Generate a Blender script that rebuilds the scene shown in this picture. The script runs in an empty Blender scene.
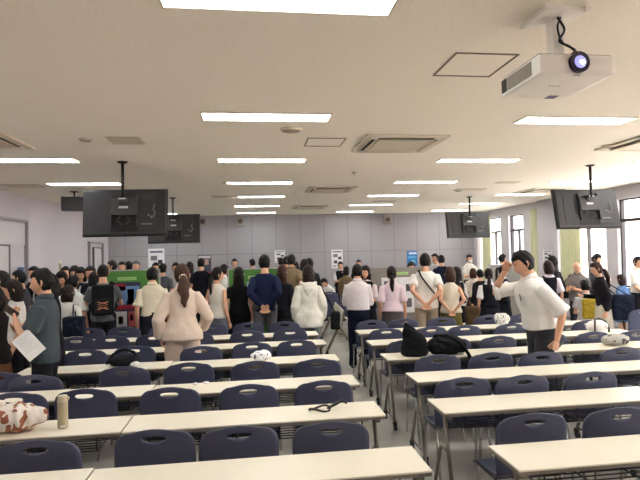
import bpy, bmesh, math, random
import numpy as np
from mathutils import Vector, Matrix, Quaternion
PI = math.pi
R = math.radians
random.seed(7)
sc = bpy.context.scene
C = sc.collection

# ------------------------------------------------------------------ camera, world, exposure
CAM_Z = 1.85
YAW, PITCH, ROLL = .131, .024, .023
fwd = Vector((math.sin(YAW) * math.cos(PITCH), math.cos(YAW) * math.cos(PITCH), math.sin(PITCH)))
rt = Vector((math.cos(YAW), -math.sin(YAW), 0))
upv = rt.cross(fwd)
rt2 = math.cos(ROLL) * rt - math.sin(ROLL) * upv
up2 = math.sin(ROLL) * rt + math.cos(ROLL) * upv
cam_d = bpy.data.cameras.new('camera')
cam_d.sensor_width = 36
cam_d.lens = 520 / 640 * 36
cam_d.clip_start = .05
cam = bpy.data.objects.new('camera', cam_d)
C.objects.link(cam)
M4 = Matrix((rt2, up2, -fwd)).transposed().to_4x4()
M4.translation = Vector((0, 0, CAM_Z))
cam.matrix_world = M4
sc.camera = cam
sc.view_settings.view_transform = 'Standard'
sc.view_settings.look = 'None'
sc.view_settings.gamma = 1
sc.view_settings.use_curve_mapping = False
sc.view_settings.exposure = 1.24

LIGHT_COL = (.96, .99, .97)
LIGHT_STR = 8.0
world = bpy.data.worlds.new('daylight')
sc.world = world
world.use_nodes = True
wn = world.node_tree.nodes
wn['Background'].inputs[0].default_value = (.93, .96, 1.0, 1)
wn['Background'].inputs[1].default_value = 4.0
sun_d = bpy.data.lights.new('sun', 'SUN')
sun_d.energy = 24.0
sun_d.angle = .01
sun_d.color = (1.0, .96, .9)
sun = bpy.data.objects.new('sun', sun_d)
C.objects.link(sun)
sun.rotation_euler = Vector((.62, .25, -1.0)).to_track_quat('-Z', 'Y').to_euler()
sc.cycles.diffuse_bounces = 8

CEIL = 3.13
XL, XR, YB, YF = -4.5, 7.95, 17.2, -3.0


# ------------------------------------------------------------------ materials
def lin(c):
    return tuple(((v / 255) / 12.92 if v / 255 <= .04045 else ((v / 255 + .055) / 1.055) ** 2.4) for v in c) + (1,)


MATS = {}


def mat(name, col, rough=.6, metal=0, bump=0, bscale=60, var=0, vscale=8, spec=.5, emit=None, stretch=None, coat=0):
    if name in MATS:
        return MATS[name]
    m = bpy.data.materials.new(name)
    m.use_nodes = True
    nt = m.node_tree
    b = nt.nodes['Principled BSDF']
    c = lin(col)
    b.inputs['Base Color'].default_value = c
    b.inputs['Roughness'].default_value = rough
    b.inputs['Metallic'].default_value = metal
    b.inputs['Specular IOR Level'].default_value = spec
    if coat:
        b.inputs['Coat Weight'].default_value = coat
    tc = nt.nodes.new('ShaderNodeTexCoord')
    mp = nt.nodes.new('ShaderNodeMapping')
    nt.links.new(tc.outputs['Object'], mp.inputs[0])
    if stretch:
        mp.inputs['Scale'].default_value = stretch
    n = nt.nodes.new('ShaderNodeTexNoise')
    n.inputs['Scale'].default_value = vscale
    n.inputs['Detail'].default_value = 4
    nt.links.new(mp.outputs[0], n.inputs['Vector'])
    v = var if var else .06
    mx = nt.nodes.new('ShaderNodeMix')
    mx.data_type = 'RGBA'
    nt.links.new(n.outputs[0], mx.inputs['Factor'])
    mx.inputs['A'].default_value = tuple(min(1, x * (1 - v)) for x in c[:3]) + (1,)
    mx.inputs['B'].default_value = tuple(min(1, x * (1 + v)) for x in c[:3]) + (1,)
    nt.links.new(mx.outputs['Result'], b.inputs['Base Color'])
    if bump:
        n2 = nt.nodes.new('ShaderNodeTexNoise')
        n2.inputs['Scale'].default_value = bscale
        n2.inputs['Detail'].default_value = 3
        nt.links.new(mp.outputs[0], n2.inputs['Vector'])
        bp = nt.nodes.new('ShaderNodeBump')
        bp.inputs['Strength'].default_value = bump
        bp.inputs['Distance'].default_value = .01
        nt.links.new(n2.outputs[0], bp.inputs['Height'])
        nt.links.new(bp.outputs[0], b.inputs['Normal'])
    if emit:
        b.inputs['Emission Color'].default_value = emit[0] + (1,)
        b.inputs['Emission Strength'].default_value = emit[1]
    MATS[name] = m
    return m


def fabric(col, key=None):
    return mat('fabric_%d_%d_%d' % col, col, rough=.9, bump=.35, bscale=14, var=.10, vscale=10, spec=.15)


def hairm(col):
    col = tuple(int(v * .75) for v in col)
    return mat('hair_%d_%d_%d' % col, col, rough=.5, bump=.8, bscale=45, var=.35, vscale=30, stretch=(3, 3, .35), spec=.22)


SKIN = mat('skin', (222, 172, 142), rough=.5, var=.06, vscale=12, spec=.35)
LIP = mat('lip', (178, 105, 95), rough=.45)
EYE = mat('eye_white', (225, 220, 214), rough=.25)
DARK = mat('eye_dark', (25, 18, 15), rough=.3)
M_WALL = mat('wall_paint', (200, 196, 203), rough=.75, bump=.05, bscale=120, var=.02, vscale=1.5)
M_TRIM = mat('trim_grey', (150, 147, 150), rough=.5)
M_DOOR = mat('door_paint', (205, 201, 203), rough=.5)
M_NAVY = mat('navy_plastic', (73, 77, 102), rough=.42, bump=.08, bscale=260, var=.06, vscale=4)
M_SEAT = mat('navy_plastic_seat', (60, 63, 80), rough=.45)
M_TOP = mat('cream_laminate', (238, 230, 212), rough=.38, var=.02, vscale=3)
M_EDGE = mat('grey_edge', (132, 124, 112), rough=.5)
M_STEEL = mat('warm_grey_metal', (128, 120, 108), rough=.45, metal=.35)
M_CHROME = mat('chrome', (190, 188, 184), rough=.22, metal=.9)
M_BLACK = mat('black_plastic', (26, 26, 28), rough=.5)
M_TVBACK = mat('tv_shell', (42, 42, 45), rough=.45, bump=.05, bscale=200)
M_TVDARK = mat('tv_dark', (30, 30, 32), rough=.5)
M_WHITE = mat('white_plastic', (246, 243, 236), rough=.45)
M_CREAM = mat('ceiling_fitting', (212, 203, 184), rough=.55)
M_SLOT = mat('dark_slot', (58, 54, 50), rough=.7)
M_PAPER = mat('paper', (236, 236, 236), rough=.8)
M_WINFR = mat('window_frame_dark', (46, 42, 44), rough=.4, metal=.3)
M_BRASS = mat('handle_metal', (170, 168, 165), rough=.3, metal=.8)
M_GREEN = mat('green_board', (88, 146, 70), rough=.8, bump=.1, bscale=200)
M_GREYB = mat('grey_board', (142, 138, 132), rough=.85, bump=.1, bscale=200)
M_ALU = mat('aluminium', (184, 184, 186), rough=.35, metal=.6)


def light_mat():
    m = bpy.data.materials.new('light_diffuser')
    m.use_nodes = True
    b = m.node_tree.nodes['Principled BSDF']
    b.inputs['Base Color'].default_value = (.9, .9, .88, 1)
    b.inputs['Emission Color'].default_value = LIGHT_COL + (1,)
    b.inputs['Emission Strength'].default_value = LIGHT_STR
    return m


M_LIGHT = light_mat()


def ceiling_mat():
    m = mat('ceiling_board', (247, 241, 228), rough=.9, var=.02, vscale=1.2)
    nt = m.node_tree
    b = nt.nodes['Principled BSDF']
    tc = nt.nodes['Texture Coordinate']
    src = b.inputs['Base Color'].links[0].from_socket
    n = nt.nodes.new('ShaderNodeTexNoise')
    n.inputs['Scale'].default_value = 55
    n.inputs['Detail'].default_value = 5
    nt.links.new(tc.outputs['Object'], n.inputs['Vector'])
    rp = nt.nodes.new('ShaderNodeValToRGB')
    rp.color_ramp.elements[0].position = .30
    rp.color_ramp.elements[0].color = (.90, .89, .87, 1)
    rp.color_ramp.elements[1].position = .44
    rp.color_ramp.elements[1].color = (1, 1, 1, 1)
    nt.links.new(n.outputs[0], rp.inputs[0])
    mx = nt.nodes.new('ShaderNodeMix')
    mx.data_type = 'RGBA'
    mx.blend_type = 'MULTIPLY'
    mx.inputs['Factor'].default_value = 1
    nt.links.new(src, mx.inputs['A'])
    nt.links.new(rp.outputs[0], mx.inputs['B'])
    nt.links.new(mx.outputs['Result'], b.inputs['Base Color'])
    bp = nt.nodes.new('ShaderNodeBump')
    bp.inputs['Strength'].default_value = .3
    bp.inputs['Distance'].default_value = .005
    nt.links.new(n.outputs[0], bp.inputs['Height'])
    nt.links.new(bp.outputs[0], b.inputs['Normal'])
    return m


def carpet_mat():
    m = mat('carpet_tile', (180, 177, 169), rough=.95, bump=.5, bscale=300, var=.10, vscale=40, spec=.1)
    nt = m.node_tree
    b = nt.nodes['Principled BSDF']
    tc = nt.nodes['Texture Coordinate']
    src = b.inputs['Base Color'].links[0].from_socket
    ck = nt.nodes.new('ShaderNodeTexChecker')
    ck.inputs['Scale'].default_value = 2.0
    ck.inputs['Color1'].default_value = (1, 1, 1, 1)
    ck.inputs['Color2'].default_value = (.92, .92, .92, 1)
    nt.links.new(tc.outputs['Object'], ck.inputs['Vector'])
    mx = nt.nodes.new('ShaderNodeMix')
    mx.data_type = 'RGBA'
    mx.blend_type = 'MULTIPLY'
    mx.inputs['Factor'].default_value = 1
    nt.links.new(src, mx.inputs['A'])
    nt.links.new(ck.outputs[0], mx.inputs['B'])
    nt.links.new(mx.outputs['Result'], b.inputs['Base Color'])
    return m


def panel_wall_mat():
    """back wall: painted boards with narrow joints every 0.8 m and one level joint"""
    m = mat('panelled_wall', (163, 161, 166), rough=.72, var=.02, vscale=1.2)
    nt = m.node_tree
    b = nt.nodes['Principled BSDF']
    tc = nt.nodes['Texture Coordinate']
    src = b.inputs['Base Color'].links[0].from_socket
    sp = nt.nodes.new('ShaderNodeSeparateXYZ')
    nt.links.new(tc.outputs['Object'], sp.inputs[0])

    def mth(op, a, bb=None):
        k = nt.nodes.new('ShaderNodeMath')
        k.operation = op
        if hasattr(a, 'links'):
            nt.links.new(a, k.inputs[0])
        else:
            k.inputs[0].default_value = a
        if bb is not None:
            if hasattr(bb, 'links'):
                nt.links.new(bb, k.inputs[1])
            else:
                k.inputs[1].default_value = bb
        return k.outputs[0]
    fx = mth('FRACT', mth('DIVIDE', mth('ADD', sp.outputs[0], 40.0), .80))
    vj = mth('LESS_THAN', fx, .025)
    hj = mth('LESS_THAN', mth('ABSOLUTE', mth('SUBTRACT', sp.outputs[2], 1.86)), .009)
    j = mth('MAXIMUM', vj, hj)
    mx = nt.nodes.new('ShaderNodeMix')
    mx.data_type = 'RGBA'
    nt.links.new(j, mx.inputs['Factor'])
    nt.links.new(src, mx.inputs['A'])
    mx.inputs['B'].default_value = lin((134, 132, 136))
    nt.links.new(mx.outputs['Result'], b.inputs['Base Color'])
    return m


def glass_mat():
    m = bpy.data.materials.new('window_glass')
    m.use_nodes = True
    nt = m.node_tree
    nt.nodes.clear()
    o = nt.nodes.new('ShaderNodeOutputMaterial')
    t = nt.nodes.new('ShaderNodeBsdfTransparent')
    t.inputs[0].default_value = (.95, .96, .96, 1)
    g = nt.nodes.new('ShaderNodeBsdfGlossy')
    g.inputs['Roughness'].default_value = .02
    mx = nt.nodes.new('ShaderNodeMixShader')
    mx.inputs[0].default_value = .06
    nt.links.new(t.outputs[0], mx.inputs[1])
    nt.links.new(g.outputs[0], mx.inputs[2])
    nt.links.new(mx.outputs[0], o.inputs[0])
    return m


M_GLASS = glass_mat()


# ------------------------------------------------------------------ mesh helpers
def box(bm, x0, x1, y0, y1, z0, z1, bev=0, mi=0):
    vs = [bm.verts.new(p) for p in ((x0, y0, z0), (x1, y0, z0), (x1, y1, z0), (x0, y1, z0), (x0, y0, z1), (x1, y0, z1), (x1, y1, z1), (x0, y1, z1))]
    fs = [bm.faces.new([vs[i] for i in f]) for f in ((0, 3, 2, 1), (4, 5, 6, 7), (0, 1, 5, 4), (1, 2, 6, 5), (2, 3, 7, 6), (3, 0, 4, 7))]
    for f in fs:
        f.material_index = mi
    if bev:
        es = list({e for f in fs for e in f.edges})
        r = bmesh.ops.bevel(bm, geom=es, offset=bev, segments=2, profile=.7, affect='EDGES')
        for f in r['faces']:
            f.material_index = mi
    return vs


def frames(pts, ref):
    out = []
    for i, p in enumerate(pts):
        a = pts[max(0, i - 1)]
        b = pts[min(len(pts) - 1, i + 1)]
        t = (b - a).normalized()
        x = ref - t * ref.dot(t)
        if x.length < 1e-4:
            x = Vector((0, 1, 0)) - t * t.y
        x.normalize()
        out.append((t, x, t.cross(x)))
        ref = x
    return out


def tube(bm, pts, rad, n=10, ref=(1, 0, 0), cap=1.0, mi=0):
    """closed loft along pts; rad: numbers or (rx, ry) with rx along ref; rounded ends"""
    pts = [Vector(p) for p in pts]
    rad = [(r, r) if not isinstance(r, (tuple, list)) else r for r in rad]
    fr = frames(pts, Vector(ref))
    rings = []
    if cap:
        t = fr[0][0]
        r = min(rad[0])
        rings.append((pts[0] - t * r * .95 * cap, fr[0], (rad[0][0] * .35, rad[0][1] * .35)))
        rings.append((pts[0] - t * r * .6 * cap, fr[0], (rad[0][0] * .8, rad[0][1] * .8)))
    for p, f, r in zip(pts, fr, rad):
        rings.append((p, f, r))
    if cap:
        t = fr[-1][0]
        r = min(rad[-1])
        rings.append((pts[-1] + t * r * .6 * cap, fr[-1], (rad[-1][0] * .8, rad[-1][1] * .8)))
        rings.append((pts[-1] + t * r * .95 * cap, fr[-1], (rad[-1][0] * .35, rad[-1][1] * .35)))
    vr = []
    for p, (t, x, y), (rx, ry) in rings:
        vr.append([bm.verts.new(p + x * rx * math.cos(2 * PI * k / n) + y * ry * math.sin(2 * PI * k / n)) for k in range(n)])
    for a, b in zip(vr, vr[1:]):
        for k in range(n):
            f = bm.faces.new((a[k], a[(k + 1) % n], b[(k + 1) % n], b[k]))
            f.material_index = mi
            f.smooth = True
    f = bm.faces.new(list(reversed(vr[0])))
    f.material_index = mi
    f = bm.faces.new(vr[-1])
    f.material_index = mi


def spline(pts, k=5):
    P = [Vector(q) for q in pts]
    P = [P[0] * 2 - P[1]] + P + [P[-1] * 2 - P[-2]]
    out = []
    for i in range(1, len(P) - 2):
        for j in range(k):
            t = j / k
            a, c, d, e = P[i - 1], P[i], P[i + 1], P[i + 2]
            out.append(.5 * ((2 * c) + (d - a) * t + (2 * a - 5 * c + 4 * d - e) * t * t + (3 * c - a - 3 * d + e) * t ** 3))
    out.append(P[-2])
    return out


def ball(bm, c, r, n=10, mi=0):
    if not isinstance(r, (tuple, list)):
        r = (r, r, r)
    m = Matrix.Translation(Vector(c)) @ Matrix.Diagonal((*r, 1))
    g = bmesh.ops.create_uvsphere(bm, u_segments=n, v_segments=max(6, n // 2 + 2), radius=1, matrix=m)
    for v in g['verts']:
        for f in v.link_faces:
            f.smooth = True
            f.material_index = mi


def mesh(bm, name, mats=()):
    bmesh.ops.recalc_face_normals(bm, faces=bm.faces[:])
    me = bpy.data.meshes.new(name)
    bm.to_mesh(me)
    bm.free()
    for m in mats:
        me.materials.append(m)
    return me


def link(name, me, parent=None, loc=(0, 0, 0), rz=0):
    o = bpy.data.objects.new(name, me)
    C.objects.link(o)
    o.location = loc
    o.rotation_euler = (0, 0, rz)
    if parent:
        o.parent = parent
    return o


def obj(name, bm, m, parent=None, loc=(0, 0, 0), rz=0):
    return link(name, mesh(bm, name, m if isinstance(m, (list, tuple)) else [m]), parent, loc, rz)


def tag(o, label=None, cat=None, group=None, kind=None):
    if label:
        o['label'] = label
    if cat:
        o['category'] = cat
    if group:
        o['group'] = group
    if kind:
        o['kind'] = kind
    return o


def thing(name, label, cat, loc=(0, 0, 0), rz=0, group=None):
    o = bpy.data.objects.new(name, None)
    C.objects.link(o)
    o.empty_display_size = .1
    o.location = loc
    o.rotation_euler = (0, 0, rz)
    return tag(o, label, cat, group)


def copy_tree(o, parent=None):
    c = o.copy()
    C.objects.link(c)
    c.parent = parent
    for ch in [x for x in KIDS.get(o.name, [])]:
        copy_tree(ch, c)
    return c


KIDS = {}


def remember(root):
    """note the children of a thing (and theirs) so that it can be copied"""
    allo = list(C.objects)
    for o in allo:
        if o.parent:
            KIDS.setdefault(o.parent.name, [])
            if o not in KIDS[o.parent.name]:
                KIDS[o.parent.name].append(o)


def remesh(bm, voxel, smooth=2, noise=0, seed=0, freq=9.0):
    """one continuous surface out of overlapping closed lofts; gentle folds by displacement"""
    me = bpy.data.meshes.new('t')
    bmesh.ops.recalc_face_normals(bm, faces=bm.faces[:])
    bm.to_mesh(me)
    bm.free()
    o = bpy.data.objects.new('t', me)
    C.objects.link(o)
    md = o.modifiers.new('r', 'REMESH')
    md.mode = 'VOXEL'
    md.voxel_size = voxel
    md.use_smooth_shade = True
    if smooth:
        sm = o.modifiers.new('s', 'SMOOTH')
        sm.iterations = smooth
        sm.factor = .5
    dg = bpy.context.evaluated_depsgraph_get()
    out = bpy.data.meshes.new_from_object(o.evaluated_get(dg))
    bpy.data.objects.remove(o)
    bpy.data.meshes.remove(me)
    if noise:
        n = len(out.vertices)
        co = np.empty(n * 3, np.float32)
        out.vertices.foreach_get('co', co)
        co = co.reshape(-1, 3)
        nr = np.empty(n * 3, np.float32)
        out.vertex_normals.foreach_get('vector', nr)
        nr = nr.reshape(-1, 3)
        rg = np.random.RandomState(seed)
        d = np.zeros(n)
        for k in range(7):
            w = rg.normal(size=3) * freq * (1 + .5 * k)
            w[2] *= .8
            d += np.sin(co @ w + rg.rand() * 6.3 + 1.3 * np.sin(co @ rg.normal(size=3) * freq)) / (1 + .4 * k)
        co = co + nr * (d * noise / 2.2)[:, None]
        out.vertices.foreach_set('co', co.astype(np.float32).ravel())
    out.polygons.foreach_set('use_smooth', np.ones(len(out.polygons), bool))
    return out


def add_mesh(bm, me, M=None, mi=None):
    """append a mesh to a bmesh under a transform"""
    n0 = len(bm.verts)
    f0 = len(bm.faces)
    bm.from_mesh(me)
    bm.verts.ensure_lookup_table()
    bm.faces.ensure_lookup_table()
    if M is not None:
        for v in bm.verts[n0:]:
            v.co = M @ v.co
    if mi is not None:
        for f in bm.faces[f0:]:
            f.material_index = mi


# ------------------------------------------------------------------ the room
def struct(name, bm, m, parent=None, loc=(0, 0, 0)):
    o = obj(name, bm, m, parent, loc)
    if parent is None:
        o['kind'] = 'structure'
    return o


bm = bmesh.new(); box(bm, XL - .2, XR + .3, YF - .2, YB + .2, -.12, 0); struct('floor', bm, carpet_mat())
bm = bmesh.new(); box(bm, XL - .2, XR + .3, YF - .2, YB + .2, CEIL, CEIL + .15); struct('ceiling', bm, ceiling_mat())
bm = bmesh.new(); box(bm, XL, XR, YB, YB + .2, 0, CEIL); struct('wall_back', bm, panel_wall_mat())
bm = bmesh.new(); box(bm, XL, XR, YF - .2, YF, 0, CEIL); struct('wall_front', bm, M_WALL)
# left wall with two door openings
D1 = (9.0, 10.36, 2.11)      # inner leaf of the near door
bm = bmesh.new()
box(bm, XL - .2, XL, YF, YB, 0, CEIL)
struct('wall_left', bm, M_WALL)


def left_door(name, y0, y1, top, oy0, oy1, otop, slit):
    r = bpy.data.objects.new(name, None); C.objects.link(r); r['kind'] = 'structure'
    r.location = (XL, (y0 + y1) / 2, 0)
    ym = (y0 + y1) / 2
    b = bmesh.new(); box(b, .003, .04, y0 - ym, y1 - ym, .01, top, .004); obj('door_leaf', b, M_DOOR, r)
    b = bmesh.new()
    for a, c in ((oy0, oy0 + .05), (oy1 - .05, oy1)):
        box(b, 0.002, .07, a - ym, c - ym, 0, otop)
    box(b, 0.002, .07, oy0 - ym, oy1 - ym, otop - .05, otop)
    obj('door_frame', b, M_TRIM, r)
    b = bmesh.new()
    box(b, .002, .055, y1 - ym, y1 + .035 - ym, 0, top + .03)
    box(b, .002, .055, y0 - .035 - ym, y0 - ym, 0, top + .03)
    box(b, .002, .055, y0 - ym, y1 - ym, top, top + .03)
    obj('inner_frame', b, mat('trim_dark', (104, 100, 102), rough=.5), r)
    b = bmesh.new(); box(b, .002, .02, oy0 + .05 - ym, oy1 - .05 - ym, top + .035, otop - .05); obj('transom_panel', b, M_DOOR, r)
    if slit:
        b = bmesh.new(); box(b, .036, .045, y1 - .42 - ym, y1 - .30 - ym, .9, top - .15)
        obj('glass_slit', b, mat('slit_glass', (225, 230, 235), rough=.1), r)
    b = bmesh.new(); tube(b, [(.09, y1 - .14 - ym, .9), (.09, y1 - .14 - ym, 1.15)], [.012, .012]); box(b, .04, .09, y1 - .15 - ym, y1 - .13 - ym, .92, .94); box(b, .04, .09, y1 - .15 - ym, y1 - .13 - ym, 1.11, 1.13)
    obj('door_handle', b, M_BRASS, r)


left_door('door_1', 8.7, 10.3, 2.10, 8.3, 11.1, 2.63, False)
left_door('door_2', 15.55, 16.3, 2.12, 15.1, 16.45, 2.30, True)

# right wall: solid parts, piers and openings
SILL, HEAD = .95, 2.86
WT = .22
openings = [(-2.2, -.2), (.2, 2.2), (2.6, 4.6), (5.0, 7.0), (7.5, 8.9), (9.0, 10.44), (10.82, 12.35), (13.55, 14.02), (14.42, 15.30), (15.82, 16.95)]  # out-of-view openings nearest the camera are repeats added for light
bm = bmesh.new()
box(bm, XR, XR + WT, YF, YB, 0, SILL)
box(bm, XR, XR + WT, YF, YB, HEAD, CEIL)
ys = [YF] + [v for o in openings for v in o] + [YB]
for a, c in zip(ys[::2], ys[1::2]):
    box(bm, XR, XR + WT, a, c, SILL, HEAD)
struct('wall_right', bm, M_WALL)
for i, (a, c) in enumerate(openings):
    r = bpy.data.objects.new('window_%d' % (i + 1), None); C.objects.link(r); r['kind'] = 'structure'
    r.location = (XR + .12, (a + c) / 2, 0)
    h = (c - a) / 2
    b = bmesh.new()
    f = .035
    box(b, -.04, .04, -h, -h + f, SILL, HEAD); box(b, -.04, .04, h - f, h, SILL, HEAD)
    box(b, -.04, .04, -h, h, SILL, SILL + f); box(b, -.04, .04, -h, h, HEAD - f, HEAD)
    box(b, -.045, .045, -h, h, 2.36, 2.43)
    if h > .4:
        box(b, -.035, .035, -.03, .03, SILL, 2.36)
    obj('window_frame', b, M_WINFR, r)
    b = bmesh.new(); box(b, -.004, .004, -h + f, h - f, SILL + f, HEAD - f); obj('window_pane', b, M_GLASS, r)
    b = bmesh.new(); box(b, -.16, .05, -h, h, SILL - .03, SILL + .002, .005); obj('window_sill', b, M_ALU, r)
# two projecting columns in the right wall
bm = bmesh.new(); box(bm, XR - .14, XR, 12.48, 13.42, 0, CEIL); struct('trim_1', bm, M_WALL)
bm = bmesh.new(); box(bm, XR - .30, XR, 17.0, YB, 0, CEIL); struct('trim_2', bm, M_WALL)
# skirting
bm = bmesh.new(); box(bm, XL, XL + .012, YF, 8.3, 0, .07); box(bm, XL, XL + .012, 11.1, 15.1, 0, .07); struct('baseboard_left', bm, M_TRIM)
bm = bmesh.new(); box(bm, XL + .02, XR - .31, YB - .012, YB, 0, .07); struct('baseboard_back', bm, M_TRIM)
bm = bmesh.new(); box(bm, XR - .012, XR, YF, 12.47, 0, .07); struct('baseboard_right', bm, M_TRIM)

# outside the windows
bm = bmesh.new(); box(bm, XR + .4, 60, -30, 60, -4.3, -4.2)
tag(obj('ground', bm, mat('outdoor_paving', (205, 202, 196), rough=.9)), kind='structure')
bt = thing('building', 'pale pinkish building seen beyond the windows of the right wall', 'building', (26, 14, -4.2))
bm = bmesh.new(); box(bm, 0, 8, -22, 26, 0, 9.2); obj('wall', bm, mat('pink_tile_wall', (214, 180, 170), rough=.85, var=.15, vscale=1.5), bt)
for k in range(9):
    bm = bmesh.new(); box(bm, -.05, 0, -19 + k * 5, -16.6 + k * 5, 5.2, 7.1); obj('window', bm, mat('far_window', (150, 160, 172), rough=.3), bt)

# curtains: pleated green cloth
def curtain(y0, y1, label):
    n = max(18, int((y1 - y0) * 90))
    b = bmesh.new()
    rows = []
    for z, am in ((2.92, .025), (2.4, .035), (1.6, .045), (.9, .05), (.55, .05)):
        ring = []
        for k in range(n + 1):
            t = k / n
            ring.append((-.10 + am * math.sin(t * (y1 - y0) * 2 * PI / .11 + math.sin(t * 9) * .8), y0 + (y1 - y0) * t, z))
        rows.append(ring)
    front = [[b.verts.new(p) for p in r] for r in rows]
    back = [[b.verts.new((p[0] + .006, p[1], p[2])) for p in r] for r in rows]
    for g, fl in ((front, 0), (back, 1)):
        for a, c in zip(g, g[1:]):
            for k in range(n):
                q = (a[k], a[k + 1], c[k + 1], c[k])
                b.faces.new(q if fl else tuple(reversed(q)))
    for k in range(n):
        b.faces.new((front[0][k], front[0][k + 1], back[0][k + 1], back[0][k]))
        b.faces.new((back[-1][k], back[-1][k + 1], front[-1][k + 1], front[-1][k]))
    for q in b.faces:
        q.smooth = True
    o = thing('curtain', label, 'curtain', (XR, 0, 0), 0, 'green curtains along the windows')
    obj('curtain_cloth', b, mat('green_curtain', (216, 216, 182), rough=.9, var=.1), o)
    b = bmesh.new(); tube(b, [(-.10, y0 - .05, 2.935), (-.10, y1 + .05, 2.935)], [.014, .014]); box(b, -.1, -.001, y0 - .04, y0 - .02, 2.93, 2.94); box(b, -.1, -.001, y1 + .02, y1 + .04, 2.93, 2.94)
    obj('curtain_rail', b, M_ALU, o)


curtain(11.62, 12.36, 'pale green pleated curtain hanging below the right hanging monitor')
curtain(13.50, 13.82, 'narrow pale green curtain on the far side of the wall column')
curtain(16.35, 16.9, 'pale green curtain in the far corner by the back wall')

# ------------------------------------------------------------------ ceiling fittings
ORD = ['nearest', 'second', 'third', 'fourth', 'fifth', 'sixth', 'seventh', 'farthest']


def make_light():
    t = thing('ceiling_light', 'x', 'ceiling light')
    b = bmesh.new()
    L, W = 1.17, .25
    for q in ((-L / 2 - .012, L / 2 + .012, -W / 2 - .012, -W / 2), (-L / 2 - .012, L / 2 + .012, W / 2, W / 2 + .012), (-L / 2 - .012, -L / 2, -W / 2, W / 2), (L / 2, L / 2 + .012, -W / 2, W / 2)):
        box(b, q[0], q[1], q[2], q[3], -.012, 0)
    obj('frame', b, M_CREAM, t)
    b = bmesh.new(); box(b, -L / 2, L / 2, -W / 2, W / 2, -.009, -.001)
    obj('diffuser', b, M_LIGHT, t)
    remember(t)
    return t


proto = None
cols = [(-2.83, 'far left column'), (.165, 'column left of the projector'), (3.265, 'column right of the ceiling projector'), (6.40, 'column along the windows')]
for cx, cn in cols:
    for k in range(7):
        y = 2.7 + 2.268 * k - .125
        if k == 0 and cx in (-2.83, 6.40):
            pass
        t = make_light() if proto is None else copy_tree(proto)
        proto = proto or t
        t.location = (cx, y, CEIL)
        tag(t, 'long bright recessed ceiling light, %s one in the %s' % (ORD[k] if k < 6 else 'farthest', cn), 'ceiling light', 'recessed ceiling lights')


def aircon(cx, cy, label):
    t = thing('air_conditioner', label, 'air conditioner', (cx, cy, CEIL), 0, 'ceiling cassette air conditioners')
    b = bmesh.new(); box(b, -.475, .475, -.475, .475, -.022, 0, .006); obj('panel', b, M_CREAM, t)
    b = bmesh.new(); box(b, -.30, .30, -.30, .30, -.036, -.02, .010); obj('intake_grille', b, M_CREAM, t)
    for k in range(4):
        a = k * PI / 2
        b = bmesh.new(); box(b, -.33, .33, .352, .384, -.026, -.021); bmesh.ops.rotate(b, verts=b.verts, cent=(0, 0, 0), matrix=Matrix.Rotation(a, 3, 'Z'))
        obj('outlet_slot', b, M_SLOT, t)
        b = bmesh.new(); box(b, -.32, .32, -.018, .018, -.003, .003)
        bmesh.ops.rotate(b, verts=b.verts, cent=(0, 0, 0), matrix=Matrix.Rotation(-.5, 3, 'X'))
        bmesh.ops.translate(b, verts=b.verts, vec=(0, .345, -.034)); bmesh.ops.rotate(b, verts=b.verts, cent=(0, 0, 0), matrix=Matrix.Rotation(a, 3, 'Z'))
        obj('louver', b, M_CREAM, t)
    for sx in (-1, 1):
        for sy in (-1, 1):
            b = bmesh.new(); box(b, sx * .36 - .035, sx * .36 + .035, sy * .36 - .035, sy * .36 + .035, -.026, -.0215); obj('corner_cap', b, M_WHITE, t)


aircon(1.75, 6.0, 'large square cassette air conditioner right of the ceiling hatch')
aircon(1.60, 10.4, 'small looking cassette air conditioner in mid room, left of the third right light')
aircon(1.62, 14.4, 'cassette air conditioner closest to the back wall')
aircon(-2.92, 5.85, 'cassette air conditioner cut by the left edge of the photo')
aircon(5.0, 5.85, 'cassette air conditioner at the right edge of the photo')
aircon(6.5, 10.9, 'cassette air conditioner above the right monitor near the windows')


def hatch(cx, cy, s, label):
    b = bmesh.new()
    t = thing('ceiling_hatch', label, 'ceiling hatch', (cx, cy, CEIL))
    w = .012
    for q in ((-s, s, -s, -s + w), (-s, s, s - w, s), (-s, -s + w, -s, s), (s - w, s, -s, s)):
        box(b, *q, -.006, 0)
    obj('frame', b, mat('hatch_frame', (120, 112, 98), rough=.5), t)
    b = bmesh.new(); box(b, -s + w + .006, s - w - .006, -s + w + .006, s - w - .006, -.003, 0); obj('panel', b, MATS['ceiling_board'], t)


hatch(.865, 5.95, .22, 'square ceiling access hatch with dark edges beside the cassette air conditioner')
hatch(1.56, 3.42, .22, 'square ceiling access hatch to the left of the projector')


def diffuser(cx, cy, sx, sy, label):
    t = thing('ceiling_vent', label, 'ceiling vent', (cx, cy, CEIL))
    b = bmesh.new(); box(b, -sx, sx, -sy, sy, -.008, 0, .003); obj('frame', b, M_CREAM, t)
    b = bmesh.new(); box(b, -sx + .02, sx - .02, -sy + .02, sy - .02, -.010, -.0075); obj('backing', b, mat('vent_grey', (140, 132, 118), rough=.7), t)
    n = int(sy * 2 / .03)
    b = bmesh.new()
    for k in range(1, n):
        y = -sy + k * 2 * sy / n
        box(b, -sx + .02, sx - .02, y - .006, y + .006, -.014, -.0095)
    obj('slats', b, M_CREAM, t)


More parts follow.
